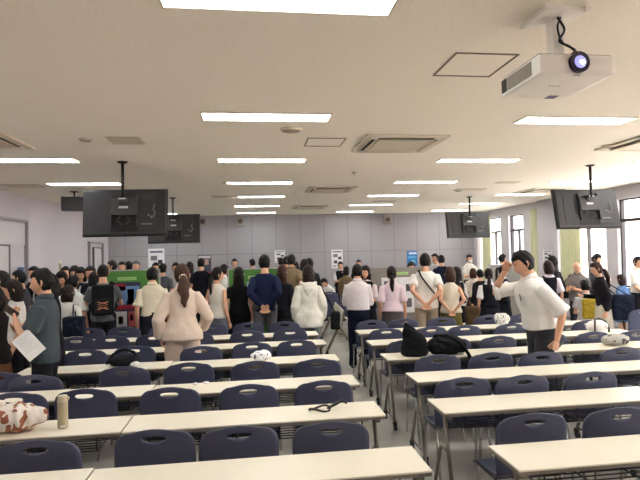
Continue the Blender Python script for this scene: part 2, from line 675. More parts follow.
diffuser(-1.34, 5.9, .18, .18, 'square slatted air vent on the left ceiling before the left monitor')
diffuser(-3.9, 9.6, .3, .2, 'rectangular vent in the far left ceiling above the loudspeaker')
diffuser(4.65, 10.6, .32, .16, 'slatted vent over the far right hanging monitor')
diffuser(4.95, 9.5, .22, .12, 'small slatted vent between the two right hanging monitors')
diffuser(-.55, 11.6, .3, .16, 'slatted vent in the left ceiling behind the second monitor pole')
diffuser(3.4, 13.0, .3, .16, 'slatted vent far back right of centre')
diffuser(-.4, 9.4, .1, .1, 'tiny vent left of the fourth ceiling light')


def disc(cx, cy, r, name, label, dark=False):
    t = thing(name, label, 'ceiling speaker' if name == 'ceiling_speaker' else 'smoke detector', (cx, cy, CEIL))
    b = bmesh.new(); bmesh.ops.create_cone(b, cap_ends=True, segments=28, radius1=r * .86, radius2=r, depth=.02, matrix=Matrix.Translation((0, 0, -.010))); obj('rim', b, M_CREAM, t)
    b = bmesh.new()
    if name == 'ceiling_speaker':
        bmesh.ops.create_cone(b, cap_ends=True, segments=28, radius1=r * .7, radius2=r * .78, depth=.006, matrix=Matrix.Translation((0, 0, -.023)))
        obj('grille', b, mat('grille', (168, 158, 140) if not dark else (96, 90, 82), rough=.7), t)
    else:
        ball(b, (0, 0, -.03), (r * .5, r * .5, .02), 12); obj('sensor', b, M_WHITE, t)


disc(.43, 5.33, .12, 'ceiling_speaker', 'round white ceiling speaker in front of the access hatch')
disc(-1.75, 5.85, .07, 'ceiling_speaker', 'small dark round ceiling speaker left of the square vent', True)
disc(4.52, 6.05, .08, 'ceiling_speaker', 'small round ceiling speaker by the right edge air conditioner', True)
disc(4.47, 10.75, .09, 'ceiling_speaker', 'small round ceiling speaker above the far right monitor', True)
disc(1.67, 8.2, .05, 'smoke_detector', 'small white smoke detector behind the large air conditioner')
disc(.75, 12.5, .05, 'smoke_detector', 'small smoke detector near the back air conditioner')
disc(4.0, 14.6, .05, 'smoke_detector', 'small smoke detector near the far right of the back ceiling')

# projector on its ceiling mount
t = thing('projector', 'white ceiling projector with glowing round lens on a white mount', 'projector', (1.68, 2.66, CEIL))
b = bmesh.new(); box(b, -.21, .21, -.21, .21, -.395, -.29, .022)
bmesh.ops.translate(b, verts=b.verts, vec=(0, 0, 0)); obj('body', b, M_WHITE, t)
b = bmesh.new(); box(b, -.2, .2, -.19, .2, -.294, -.284, .004); obj('top_cover', b, mat('projector_top', (128, 124, 118), rough=.5), t)
b = bmesh.new()
box(b, -.214, -.209, -.13, .12, -.378, -.305); obj('side_grille', b, mat('projector_grille', (150, 146, 136), rough=.6), t)
b = bmesh.new()
for k in range(20):
    y = -.125 + k * .0125
    box(b, -.217, -.2135, y, y + .005, -.376, -.307)
obj('grille_slats', b, mat('slat_grey', (178, 174, 164), rough=.5), t)
b = bmesh.new(); box(b, -.214, -.209, .135, .19, -.378, -.305); obj('side_panel', b, M_SLOT, t)
b = bmesh.new()
bmesh.ops.create_cone(b, cap_ends=True, segments=36, radius1=.053, radius2=.053, depth=.03, matrix=Matrix.Translation((.0, -.215, -.338)) @ Matrix.Rotation(PI / 2, 4, 'X'))
ring = obj('lens_ring', b, mat('lens_ring', (38, 30, 52), rough=.35), t)
b = bmesh.new()
bmesh.ops.create_uvsphere(b, u_segments=24, v_segments=12, radius=1, matrix=Matrix.Translation((0, -.228, -.338)) @ Matrix.Diagonal((.033, .012, .033, 1)))
for q in b.faces:
    q.smooth = True
obj('lens', b, mat('lens_glass', (150, 150, 225), rough=.15, emit=((.45, .45, 1.0), .35)), ring)
b = bmesh.new(); ball(b, (.004, -.238, -.342), (.013, .006, .011), 14); obj('lens_glow', b, mat('lens_hot', (255, 255, 255), rough=.2, emit=((.95, .95, 1.0), 6.0)), ring)
b = bmesh.new(); box(b, -.015, .02, -.20, -.185, -.3965, -.3955); obj('label_plate', b, mat('plate_grey', (168, 166, 168), rough=.5), t)
b = bmesh.new()
for k, w in enumerate((.012, .010, .009, .011)):
    box(b, -.045 + k * .018, -.045 + k * .018 + w, -.02, -.014, -.3962, -.395)
obj('logo', b, mat('logo_grey', (110, 108, 108), rough=.5), t)
b = bmesh.new(); box(b, .06, .12, .15, .21, -.397, -.3955); obj('blue_sticker', b, mat('violet_sticker', (98, 96, 150), rough=.4), t)
b = bmesh.new()
box(b, -.12, .12, -.13, .09, -.026, 0, .005)
for sx in (-1, 1):
    box(b, sx * .115 - .015, sx * .115 + .015, -.145, -.125, -.035, -.004, .003); box(b, sx * .115 - .015, sx * .115 + .015, .085, .105, -.035, -.004, .003)
obj('mount_plate', b, M_WHITE, t)
b = bmesh.new(); box(b, -.020, .045, -.035, .035, -.245, -.02, .006); box(b, -.095, .095, -.07, .07, -.290, -.235, .008); obj('mount_post', b, M_WHITE, t)
cb = spline([(.0, -.05, -.03), (.03, -.06, -.10), (.0, -.055, -.16), (.05, -.075, -.2), (.09, -.08, -.25), (-.02, -.09, -.268), (-.1, -.07, -.28)])
b = bmesh.new(); tube(b, cb, [.0065] * len(cb), 8)
cb = spline([(.015, -.05, -.03), (-.01, -.06, -.09), (.02, -.055, -.17), (.07, -.085, -.22), (.02, -.1, -.262)])
tube(b, cb, [.0055] * len(cb), 8)
obj('cable', b, M_BLACK, t)


# hanging monitors seen from behind
def monitor(cx, cy, tilt, yaw, label, pole=.33):
    t = thing('monitor', label, 'monitor', (cx, cy, CEIL), 0, 'monitors hanging from the ceiling')
    b = bmesh.new()
    tube(b, [(0, 0, -.01), (0, 0, -.50)], [.020, .020], 14, cap=0)
    bmesh.ops.create_cone(b, cap_ends=True, segments=24, radius1=.05, radius2=.075, depth=.02, matrix=Matrix.Translation((0, 0, -.010)))
    obj('pole', b, M_BLACK, t)
    T = Matrix.Translation((0, .10, -.675)) @ Matrix.Rotation(yaw, 4, 'Z') @ Matrix.Rotation(-tilt, 4, 'X')

    def put(nm, bb, m, par=t):
        bmesh.ops.transform(bb, matrix=T, verts=bb.verts)
        return obj(nm, bb, m, par)
    b = bmesh.new(); box(b, -.565, .565, .03, .06, -.325, .325, .008); put('bezel', b, M_TVDARK)
    b = bmesh.new()
    box(b, -.548, .548, -.012, .032, -.308, .308, .014)
    sh = put('shell', b, M_TVBACK)
    b = bmesh.new(); box(b, -.43, -.18, -.016, -.010, -.24, .22, .003); put('raised_panel', b, M_TVBACK, sh)
    b = bmesh.new(); box(b, .17, .41, -.024, -.010, -.25, .26, .004); put('port_cover', b, mat('tv_port', (46, 46, 49), rough=.5), sh)
    b = bmesh.new(); box(b, -.18, .17, -.018, -.010, -.27, .12, .003); put('recess', b, mat('recess_black', (14, 14, 16), rough=.6), sh)
    b = bmesh.new(); box(b, -.552, .552, .060, .063, -.312, .312); put('screen', b, mat('screen_black', (12, 12, 14), rough=.12))
    b = bmesh.new()
    box(b, -.17, .17, -.075, -.012, -.045, .19, .004)
    box(b, -.05, .05, -.14, -.07, .12, .185, .004)
    for s in (-1, 1):
        box(b, s * .17 - .006, s * .17 + .006, -.06, -.01, -.19, .235)
    for s in (-1, 1):
        tube(b, [(s * .05, -.06, -.07), (s * .09, -.05, -.12), (s * .03, -.05, -.17)], [.010, .010, .010], 8)
    put('bracket', b, mat('bracket_grey', (64, 64, 66), rough=.55))
    for z0, z1, w, yf in ((.158, .172, .045, -.1425), (.045, .075, .06, -.0775)):
        b = bmesh.new(); box(b, -w, w, yf, yf + .003, z0, z1); put('bracket_label', b, mat('label_white', (205, 205, 205), rough=.5))
    b = bmesh.new(); tube(b, [(.40, -.03, .10), (.385, -.04, .04), (.41, -.035, -.02), (.38, -.035, -.07)], [.007] * 4, 8); box(b, .31, .33, -.028, -.022, -.06, -.03); box(b, .35, .37, -.028, -.022, -.09, -.05)
    put('connector', b, mat('tv_port_light', (128, 128, 130), rough=.5))
    b = bmesh.new(); box(b, .22, .37, -.027, -.0235, -.175, -.155); put('type_plate', b, mat('type_plate', (120, 120, 122), rough=.5))
    return t


monitor(-1.70, 7.25, R(5), R(-3), 'black monitor hanging at left, nearest one beside the loudspeaker')
monitor(-1.70, 11.75, R(5), R(0), 'small looking black monitor hanging partly behind the left one')
monitor(5.30, 12.1, R(8), R(3), 'black monitor hanging far back before the right windows')
monitor(5.32, 7.55, R(11), R(3), 'large black monitor hanging at the right edge of the photo')

t = thing('loudspeaker', 'black box loudspeaker hung from the left ceiling', 'loudspeaker', (-3.36, 10.5, CEIL))
b = bmesh.new(); vs = box(b, -.22, .22, -.12, .15, -.37, -.11, .012); bmesh.ops.rotate(b, verts=b.verts, cent=(0, 0, -.2), matrix=Matrix.Rotation(R(12), 3, 'Z')); obj('cabinet', b, M_BLACK, t)
b = bmesh.new(); tube(b, [(0, 0, -.12), (0, 0, -.01)], [.016, .016], 10, cap=0); box(b, -.06, .06, -.06, .06, -.012, 0, .003); box(b, -.1, .1, -.02, .02, -.115, -.1); obj('bracket', b, M_BLACK, t)


def wall_speaker(x, z, label):
    t = thing('wall_speaker', label, 'loudspeaker', (x, YB, z))
    b = bmesh.new(); box(b, -.12, .12, -.2, -.04, -.14, .14, .02); obj('cabinet', b, mat('beige_speaker', (158, 148, 138), rough=.6), t)
    b = bmesh.new(); bmesh.ops.create_cone(b, cap_ends=True, segments=20, radius1=.08, radius2=.08, depth=.006, matrix=Matrix.Translation((0, -.203, 0)) @ Matrix.Rotation(PI / 2, 4, 'X')); obj('grille', b, mat('speaker_grille', (88, 78, 74), rough=.7), t)
    b = bmesh.new(); box(b, -.03, .03, -.05, -.001, -.05, .05); obj('bracket', b, M_BLACK, t)


wall_speaker(-1.55, 2.93, 'beige box loudspeaker high on the back wall at left')
wall_speaker(4.55, 2.9, 'beige box loudspeaker high on the back wall at right')
wall_speaker(-.35, 2.92, 'small beige loudspeaker high on the back wall next to the left one')


# ------------------------------------------------------------------ posters and boards
def poster(x, y, z, w, h, rz, label, kind, name='poster', cat='poster'):
    t = thing(name, label, cat, (x, y, z), rz)
    b = bmesh.new(); box(b, -w / 2, w / 2, -.004, 0, -h / 2, h / 2); obj('sheet', b, mat('sheet_' + kind, {'white': (232, 232, 236), 'blue': (40, 120, 190), 'dark': (66, 70, 84), 'photo': (198, 206, 218), 'cream': (222, 214, 196)}[kind], rough=.6), t)
    rg = random.Random(label)
    if kind == 'blue':
        bits = [((-.3, .45), (.32, .42), (210, 228, 240)), ((-.4, .4), (.1, .22), (90, 170, 215)), ((-.1, .3), (-.2, .0), (120, 190, 225)), ((-.42, .42), (-.46, -.34), (230, 236, 240))]
    elif kind == 'dark':
        bits = [((-.45, .45), (.34, .46), (200, 200, 206)), ((-.2, .3), (.05, .3), (190, 150, 140)), ((-.4, .0), (-.15, .05), (110, 130, 160)), ((-.45, .45), (-.4, -.25), (150, 40, 50))]
    elif kind == 'photo':
        bits = [((-.46, .46), (.2, .44), (60, 80, 120)), ((-.1, .3), (-.1, .25), (206, 160, 130)), ((-.4, .4), (-.4, -.25), (180, 60, 60))]
    elif kind == 'cream':
        bits = [((-.3, -.05), (-.3, .35), (90, 70, 60)), ((.05, .3), (-.3, .3), (110, 96, 84))]
    else:
        bits = [((-.4, .4), (.36, .42), (80, 90, 110)), ((-.35, .05), (.1, .26), (120, 122, 130)), ((.1, .38), (-.02, .12), (52, 52, 60)), ((-.3, 0), (-.24, -.08), (60, 60, 66)), ((.05, .35), (-.4, -.2), (96, 98, 108)), ((-.4, -.1), (-.42, -.34), (150, 150, 156))]
    for (x0, x1), (z0, z1), c in bits:
        b = bmesh.new(); box(b, x0 * w, x1 * w, -.0055, -.004, z0 * h, z1 * h); obj('printed_block', b, mat('ink_%d_%d_%d' % c, c, rough=.6), t)
    return t


YW = YB - .001
poster(-3.03, YW, 1.62, .5, .95, 0, 'white poster on the back wall behind the cream shirt man', 'white')
poster(-1.52, YW, 1.50, .42, .72, 0, 'dark framed poster on the back wall left of the small green board', 'dark')
poster(.92, YW, 1.75, .34, .40, 0, 'small white notice on the back wall above the khaki shirt man', 'white')
poster(2.83, YW, 1.62, .38, .62, 0, 'white printed poster on the middle of the back wall', 'white')
poster(5.42, YW, 1.52, .36, .62, 0, 'blue poster on the back wall right of the grey board', 'blue')
poster(XL + .075, 10.7, 1.55, .30, .34, PI / 2, 'small photo notice on the left wall beside the near door', 'photo', 'notice', 'notice')
poster(XL + .001, 13.0, 1.60, .22, .42, PI / 2, 'narrow cream notice on the left wall between the doors', 'cream', 'notice', 'notice')
poster(XR - .141, 12.95, 1.62, .42, .32, -PI / 2, 'white notice on the right wall column behind the front man', 'white', 'notice', 'notice')


def board(x, y, w, top, bot, m, label, rz=0, art=None, silver=True):
    t = thing('display_board', label, 'display board', (x, y, 0), rz)
    b = bmesh.new(); box(b, -w / 2 + .02, w / 2 - .02, -.012, .012, bot, top - .02); obj('panel', b, m, t)
    b = bmesh.new()
    for s in (-1, 1):
        box(b, s * (w / 2 - .012) - .012, s * (w / 2 - .012) + .012, -.018, .018, bot - .02, top)
    box(b, -w / 2, w / 2, -.018, .018, top - .022, top); box(b, -w / 2, w / 2, -.018, .018, bot - .02, bot)
    obj('frame', b, M_ALU if silver else M_GREYB, t)
    for s in (-1, 1):
        b = bmesh.new(); box(b, s * (w / 2 - .012) - .012, s * (w / 2 - .012) + .012, -.012, .012, .03, bot); box(b, s * (w / 2 - .012) - .015, s * (w / 2 - .012) + .015, -.22, .22, .01, .04, .004)
        obj('leg', b, M_ALU, t)
    return t


def board_sheet(x, y, z, w, h, blocks, base, label, name='poster'):
    t = thing(name, label, 'poster' if name == 'poster' else 'label strip', (x, y, z))
    b = bmesh.new(); box(b, -w / 2, w / 2, -.003, 0, -h / 2, h / 2); obj('sheet', b, mat('sheetc_%d_%d_%d' % base, base, rough=.55), t)
    for (x0, x1, z0, z1, c) in blocks:
        b = bmesh.new(); box(b, x0 * w, x1 * w, -.0042, -.003, z0 * h, z1 * h); obj('printed_block', b, mat('ink_%d_%d_%d' % c, c, rough=.55), t)
    return t


BY = 9.0
board(-2.02, BY, .98, 1.64, .35, M_GREEN, 'green display board left behind the man with the black backpack')
board_sheet(-2.06, BY - .0125, 1.49, .30, .055, [(-.42, .42, -.2, .2, (150, 196, 110))], (176, 214, 140), 'pale green label strip at the top of the left green board', 'label_strip')
board_sheet(-2.06, BY - .0125, 1.03, .43, .80, [
    (-.46, .46, .04, .42, (120, 156, 205)), (-.46, -.05, .33, .47, (172, 48, 70)), (.02, .24, .10, .32, (205, 165, 140)), (.0, .26, .26, .36, (40, 34, 40)),
    (-.04, .3, .03, .12, (46, 66, 110)), (-.46, .46, -.06, .03, (182, 44, 62)), (-.44, -.02, -.42, -.10, (232, 230, 232)), (-.34, -.16, -.36, -.2, (40, 40, 60)),
    (.04, .44, -.42, -.10, (206, 96, 104)), (.1, .2, -.3, -.16, (60, 50, 70)), (.3, .44, .1, .3, (70, 86, 130))], (52, 56, 84), 'colourful poster with a blue picture on the left green board')
board(.06, 9.3, .98, 1.60, .35, M_GREEN, 'green display board behind the woman in black and the navy pullover man')
board_sheet(.11, 9.2875, 1.44, .36, .055, [(-.42, .42, -.2, .2, (150, 196, 110))], (186, 220, 150), 'pale green label strip at the top of the middle green board', 'label_strip')
board_sheet(.12, 9.2875, 1.0, .43, .72, [(-.4, .4, .1, .4, (150, 190, 210)), (-.3, .1, .15, .35, (210, 220, 240)), (-.4, .4, -.4, -.05, (90, 110, 140))], (188, 206, 220), 'blue and white poster on the middle green board')
board(2.62, 9.15, 1.0, 1.55, .30, M_GREYB, 'grey display board behind the pink blouse woman', silver=False)
board_sheet(2.62, 9.1375, 1.44, .36, .05, [(-.42, .42, -.2, .2, (150, 196, 110))], (186, 220, 150), 'pale green label strip at the top of the grey board', 'label_strip')
board_sheet(2.60, 9.1375, 1.05, .60, .64, [(-.42, -.2, .25, .4, (90, 90, 90)), (-.42, -.25, .0, .16, (70, 120, 70)), (-.15, .0, .05, .2, (120, 60, 60)), (.25, .42, .1, .3, (60, 60, 70)), (-.42, -.3, -.3, -.1, (60, 60, 60)), (-.2, -.05, -.3, -.12, (150, 110, 80)), (.2, .42, -.35, -.1, (110, 110, 120))], (234, 234, 236), 'white poster with small pictures on the grey board')
board(5.42, 10.4, .98, 1.52, .35, M_GREYB, 'grey display board with a silver frame behind the ponytail student in a black vest')


# ------------------------------------------------------------------ tables
TL, TD, TH = 1.75, .35, .72


def post(b, a, c, r=.016, sq=True):
    tube(b, [a, c], [r, r], 8 if not sq else 4, cap=0, ref=(1, 0, 0) if abs(Vector(c).x - Vector(a).x) < .5 * (Vector(c) - Vector(a)).length else (0, 1, 0))


def make_table(L=TL):
    t = thing('folding_table', 'x', 'table')
    b = bmesh.new(); box(b, -L / 2, L / 2, -TD / 2, TD / 2, TH - .010, TH, .003); obj('table_top', b, M_TOP, t)
    b = bmesh.new(); box(b, -L / 2 + .002, L / 2 - .002, -TD / 2 + .002, TD / 2 - .002, TH - .028, TH - .0102); obj('edge_band', b, M_EDGE, t)
    for s in (-1, 1):
        x = s * (L / 2 - .05)
        b = bmesh.new()
        tube(b, [(x, -.03, TH - .04), (x, -.19, .075)], [(.016, .026)] * 2, 4, cap=0, ref=(1, 0, 0))
        tube(b, [(x, -.095, .42), (x, .02, .425), (x, .05, .40), (x, .20, .075)], [(.015, .022)] * 4, 4, cap=0, ref=(1, 0, 0))
        box(b, x - .018, x + .018, -.14, .14, TH - .06, TH - .028)
        lf = obj('leg_frame', b, M_STEEL, t)
        b = bmesh.new(); tube(b, [(x, -.18, .10), (x, .19, .10)], [.009, .009], 8, cap=0); obj('foot_rod', b, M_CHROME, lf)
        for y in (-.19, .20):
            b = bmesh.new()
            bmesh.ops.create_cone(b, cap_ends=True, segments=18, radius1=.032, radius2=.032, depth=.026, matrix=Matrix.Translation((x, y - .01, .032)) @ Matrix.Rotation(PI / 2, 4, 'Y'))
            box(b, x - .018, x + .018, y - .02, y + .02, .05, .09, .005)
            obj('caster', b, M_BLACK, t)
    b = bmesh.new(); box(b, -L / 2 + .09, L / 2 - .09, -.02, .015, TH - .085, TH - .045); obj('beam', b, M_STEEL, t)
    b = bmesh.new()
    for y in (-.12, -.07, -.02, .03, .08, .13):
        tube(b, [(-L / 2 + .14, y, TH - .13), (L / 2 - .14, y, TH - .13)], [.004, .004], 6, cap=0)
    for k in range(6):
        x = -L / 2 + .16 + k * (L - .32) / 5
        tube(b, [(x, -.13, TH - .03), (x, -.13, TH - .126), (x, .13, TH - .134), (x, .13, TH - .03)], [.005] * 4, 6, cap=0, ref=(1, 0, 0))
    obj('wire_shelf', b, M_BLACK, t)
    remember(t)
    return t


rowname = ['front row', 'second row', 'third row', 'fourth row', 'fifth row', 'sixth row']
tab = make_table()
first_t = [True]


tab2 = []


def place_table(x, y, label, rz=0, z=0, short=False):
    if short:
        if not tab2:
            tab2.append(make_table(1.47))
            t = tab2[0]
        else:
            t = copy_tree(tab2[0])
    else:
        t = tab if first_t[0] else copy_tree(tab)
        first_t[0] = False
    t.location = (x, y, z)
    t.rotation_euler = (0, 0, rz)
    return tag(t, label, 'table', 'cream folding tables set in rows')


# far edges measured per row
AF = [2.945, 3.875, 4.74, 5.745, 6.75, 7.48]
CF = [2.965, 3.885, 4.77, 5.80, 6.72, 7.60]
BF = [2.865, 3.835, 4.70, 5.635, 6.52, 7.41]
for i, y in enumerate(AF):
    place_table(.895 - TL / 2, y - TD / 2, 'long cream folding table, %s from the camera, left of the centre aisle' % rowname[i])
for i, y in enumerate(CF):
    sh = TL if i < 3 else 1.47
    place_table(-.865 - sh / 2, y - TD / 2, 'long cream folding table, %s, joined to the outer left end of the left block' % rowname[i], short=i >= 3)
BX = [1.325, 1.30, 1.39, 1.38, 1.42, 1.455]
for i, y in enumerate(BF):
    place_table(BX[i] + TL / 2, y - TD / 2, 'long cream folding table, %s from the camera, right of the centre aisle' % rowname[i])
    if i >= 2:
        place_table(BX[i] + 1.5 * TL + .01, y - TD / 2, 'long cream folding table, %s, outer right part of the right block' % rowname[i])
place_table(6.96, 8.06, 'cream folding table at the right edge behind the right block')
# the table folded upright in the aisle, top plate on its side
t = thing('folded_table', 'folding table with its cream top flipped upright standing in the aisle', 'table', (1.62, 10.05, 0), R(90 - 4))
b = bmesh.new(); box(b, -.84, .84, -.0, .012, .36, .80, .003); bmesh.ops.rotate(b, verts=b.verts, cent=(0, 0, .58), matrix=Matrix.Rotation(R(12), 3, 'X')); obj('table_top', b, mat('folded_top', (206, 202, 184), rough=.5), t)
b = bmesh.new(); box(b, -.842, .842, -.018, -.001, .358, .802, .003); bmesh.ops.rotate(b, verts=b.verts, cent=(0, 0, .58), matrix=Matrix.Rotation(R(12), 3, 'X')); obj('edge_band', b, M_EDGE, t)
for s in (-1, 1):
    x = s * .78
    b = bmesh.new()
    tube(b, [(x, -.06, .72), (x, .26, .07)], [(.015, .024)] * 2, 4, cap=0)
    tube(b, [(x, .06, .40), (x, -.05, .38), (x, -.28, .07)], [(.015, .022)] * 3, 4, cap=0)
    lf = obj('leg_frame', b, M_STEEL, t)
    for y in (-.28, .26):
        b = bmesh.new(); bmesh.ops.create_cone(b, cap_ends=True, segments=16, radius1=.032, radius2=.032, depth=.026, matrix=Matrix.Translation((x, y, .032)) @ Matrix.Rotation(PI / 2, 4, 'Y')); box(b, x - .015, x + .015, y - .018, y + .018, .05, .085); obj('caster', b, M_BLACK, t)


# ------------------------------------------------------------------ chairs
def rounded(w, h, rtop, rbot, n=72, crown=.0):
    """outline of a rounded panel by angle, centre at (0,0)"""
    pts = []

    def corner(cx, cz, r, a0, k=8):
        for i in range(k + 1):
            a = a0 + PI / 2 * i / k
            pts.append((cx + r * math.cos(a), cz + r * math.sin(a)))
    def side(p, q, k):
        for i in range(1, k):
            pts.append((p[0] + (q[0] - p[0]) * i / k, p[1] + (q[1] - p[1]) * i / k))
    side((w / 2, -h / 2 + rbot), (w / 2, h / 2 - rtop), 16)
    corner(w / 2 - rtop, h / 2 - rtop, rtop, 0)
    for i in range(1, 10):
        tt = i / 10
        pts.append((w / 2 - rtop - (w - 2 * rtop) * tt, h / 2 + crown * math.sin(PI * tt)))
    corner(-w / 2 + rtop, h / 2 - rtop, rtop, PI / 2)
    side((-w / 2, h / 2 - rtop), (-w / 2, -h / 2 + rbot), 16)
    corner(-w / 2 + rbot, -h / 2 + rbot, rbot, PI)
    side((-w / 2 + rbot, -h / 2), (w / 2 - rbot, -h / 2), 12)
    corner(w / 2 - rbot, -h / 2 + rbot, rbot, 3 * PI / 2)
    return pts


def make_chair():
    t = thing('stacking_chair', 'x', 'chair')
    # backrest: faces +Y user side; curved shell with an oval grip hole
    out = rounded(.465, .37, .10, .05, crown=.022)
    hz = .146
    hole = [(hw * .072, hh * .021 + hz) for hw, hh in [(math.cos(a), math.sin(a)) for a in [0]]]
    b = bmesh.new()
    rings = []
    K = 9
    for k in range(K):
        s = (k / (K - 1)) ** 1.3
        ring = []
        for (x, z) in out:
            a = math.atan2(z - hz, x)
            ca, sa = math.cos(a), math.sin(a)
            rr = 1 / ((abs(ca) / .068) ** 2.6 + (abs(sa) / .0185) ** 2.6) ** (1 / 2.6)
            hx, hzz = rr * ca, hz + rr * sa
            X = hx + (x - hx) * s
            Z = hzz + (z - hzz) * s
            Y = -.045 + .55 * X * X + (-.10 * (Z) - .25 * Z * Z)
            ring.append(Vector((X, Y, Z + .64)))
        rings.append(ring)
    N = len(out)
    th = Vector((0, .012, 0))
    F = [[b.verts.new(p - th * .5) for p in r] for r in rings]
    G = [[b.verts.new(p + th * .5) for p in r] for r in rings]
    for k in range(K - 1):
        for i in range(N):
            j = (i + 1) % N
            b.faces.new((F[k][i], F[k][j], F[k + 1][j], F[k + 1][i]))
            b.faces.new((G[k + 1][i], G[k + 1][j], G[k][j], G[k][i]))
    for i in range(N):
        j = (i + 1) % N
        b.faces.new((F[-1][i], F[-1][j], G[-1][j], G[-1][i]))
        b.faces.new((G[0][i], G[0][j], F[0][j], F[0][i]))
    for f in b.faces:
        f.smooth = True
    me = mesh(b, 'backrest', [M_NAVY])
    br = link('backrest', me, t)
    # seat: dished shell with a waterfall front
    b = bmesh.new()
    nx, ny = 14, 14
    top = []
    for j in range(ny + 1):
        v = j / ny
        row = []
        for i in range(nx + 1):
            u = i / nx * 2 - 1
            w = .225 * (1 - .10 * abs(v - .45) ** 2)
            x = u * w
            y = -.03 + .38 * v
            z = .445 - .012 * (1 - u * u) * math.sin(PI * v) - .05 * max(0, v - .78) ** 2 / .0484 * .6 + .02 * (1 - v) ** 3
            row.append(Vector((x, y, z)))
        top.append(row)
    A = [[b.verts.new(p) for p in r] for r in top]
    B = [[b.verts.new(p - Vector((0, 0, .014))) for p in r] for r in top]
    for j in range(ny):
        for i in range(nx):
            b.faces.new((A[j][i], A[j][i + 1], A[j + 1][i + 1], A[j + 1][i]))
            b.faces.new((B[j + 1][i], B[j + 1][i + 1], B[j][i + 1], B[j][i]))
    for i in range(nx):
        b.faces.new((B[0][i], B[0][i + 1], A[0][i + 1], A[0][i])); b.faces.new((A[ny][i], A[ny][i + 1], B[ny][i + 1], B[ny][i]))
    for j in range(ny):
        b.faces.new((A[j][0], A[j + 1][0], B[j + 1][0], B[j][0])); b.faces.new((B[j][nx], B[j + 1][nx], A[j + 1][nx], A[j][nx]))
    for f in b.faces:
        f.smooth = True
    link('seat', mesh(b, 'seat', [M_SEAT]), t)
    for s in (-1, 1):
        b = bmesh.new()
        tube(b, [(s * .215, .27, .425), (s * .222, .30, .012)], [.011, .011], 10)
        obj('leg', b, M_CHROME, t)
        b = bmesh.new()
        tube(b, [(s * .21, .02, .425), (s * .225, -.10, .012)], [.011, .011], 10)
        obj('leg', b, M_CHROME, t)
        b = bmesh.new()
        tube(b, [(s * .215, .27, .425), (s * .215, .02, .425), (s * .212, -.01, .50), (s * .205, .005, .62), (s * .19, .006, .69)], [.011] * 5, 10)
        obj('back_support', b, mat('frame_dark', (36, 38, 48), rough=.45), t)
    b = bmesh.new(); tube(b, [(-.215, .26, .42), (.215, .26, .42)], [.009, .009], 8); tube(b, [(-.215, .03, .42), (.215, .03, .42)], [.009, .009], 8); obj('stretcher', b, M_CHROME, t)
    remember(t)
    return t


ch = make_chair()
first_c = [True]


def place_chair(x, y, label, rz=None, group='navy chairs at the tables'):
    t = ch if first_c[0] else copy_tree(ch)
    first_c[0] = False
    t.location = (x, y, 0)
    t.rotation_euler = (0, 0, R(random.uniform(-3, 3)) if rz is None else rz)
    return tag(t, label, 'chair', group)


# back positions (x, y) of every chair that shows, by block, row and seat
CH = {
    ('left block', 0): [(-1.215, 3.17, 'outer left'), (-.585, 3.22, 'left'), (-.095, 3.18, 'middle'), (.452, 3.15, 'aisle')],
    ('left block', 1): [(-1.81, 4.30, 'far outer left'), (-1.30, 4.30, 'outer left'), (-.645, 4.20, 'left'), (-.046, 4.16, 'middle'), (.546, 4.15, 'aisle')],
    ('left block', 2): [(-2.29, 5.10, 'farthest left'), (-1.90, 4.90, 'far outer left'), (-1.19, 5.07, 'outer left'), (-.61, 5.11, 'left'), (.01, 5.03, 'middle'), (.60, 4.99, 'aisle')],
    ('left block', 3): [(-1.84, 6.11, 'far outer left'), (-1.345, 6.2, 'outer left'), (-.58, 5.98, 'left'), (-.02, 6.1, 'middle'), (.497, 6.12, 'aisle')],
    ('left block', 4): [(-2.25, 7.08, 'farthest left'), (-1.815, 7.07, 'far outer left'), (-1.29, 7.08, 'outer left'), (-.75, 7.05, 'left'), (-.08, 7.02, 'middle'), (.49, 7.03, 'aisle')],
    ('left block', 5): [(-2.35, 7.93, 'farthest left'), (-1.86, 7.92, 'far outer left'), (-1.28, 7.88, 'outer left'), (-.60, 7.86, 'left'), (-.07, 7.83, 'middle'), (.462, 7.79, 'aisle')],
    ('right block', 0): [(1.685, 3.06, 'aisle'), (2.268, 3.06, 'second'), (2.85, 3.06, 'third')],
    ('right block', 1): [(1.64, 4.0, 'aisle'), (2.12, 3.97, 'second'), (2.70, 3.95, 'third'), (3.40, 3.95, 'outer right')],
    ('right block', 2): [(1.762, 4.90, 'aisle'), (2.296, 4.88, 'second'), (2.77, 4.80, 'third'), (3.63, 4.82, 'outer right')],
    ('right block', 3): [(1.715, 5.80, 'aisle'), (2.25, 5.78, 'second'), (2.80, 5.76, 'third'), (3.445, 5.78, 'fourth'), (3.98, 5.76, 'outer right'), (4.52, 5.74, 'far outer right')],
    ('right block', 4): [(1.72, 6.70, 'aisle'), (2.32, 6.69, 'second'), (2.785, 6.68, 'third'), (3.43, 6.66, 'fourth'), (4.0, 6.66, 'outer right'), (4.55, 6.66, 'far outer right')],
    ('right block', 5): [(1.73, 7.56, 'aisle'), (2.21, 7.56, 'second'), (2.80, 7.56, 'third'), (3.54, 7.58, 'fourth'), (4.1, 7.58, 'outer right')],
}
for (blk, row), lst in CH.items():
    for x, y, seat in lst:
        place_chair(x, y, 'navy chair with oval grip hole, %s seat of the %s, %s' % (seat, blk, rowname[row]))
for k, (x, y) in enumerate([(6.10, 7.56), (6.85, 7.56), (7.4, 8.75)]):
    place_chair(x, y, ['navy chair near the right wall beside the last table', 'navy chair drawn up to the table by the right edge', 'navy chair behind the right edge table next to the windows'][k])
n = 0
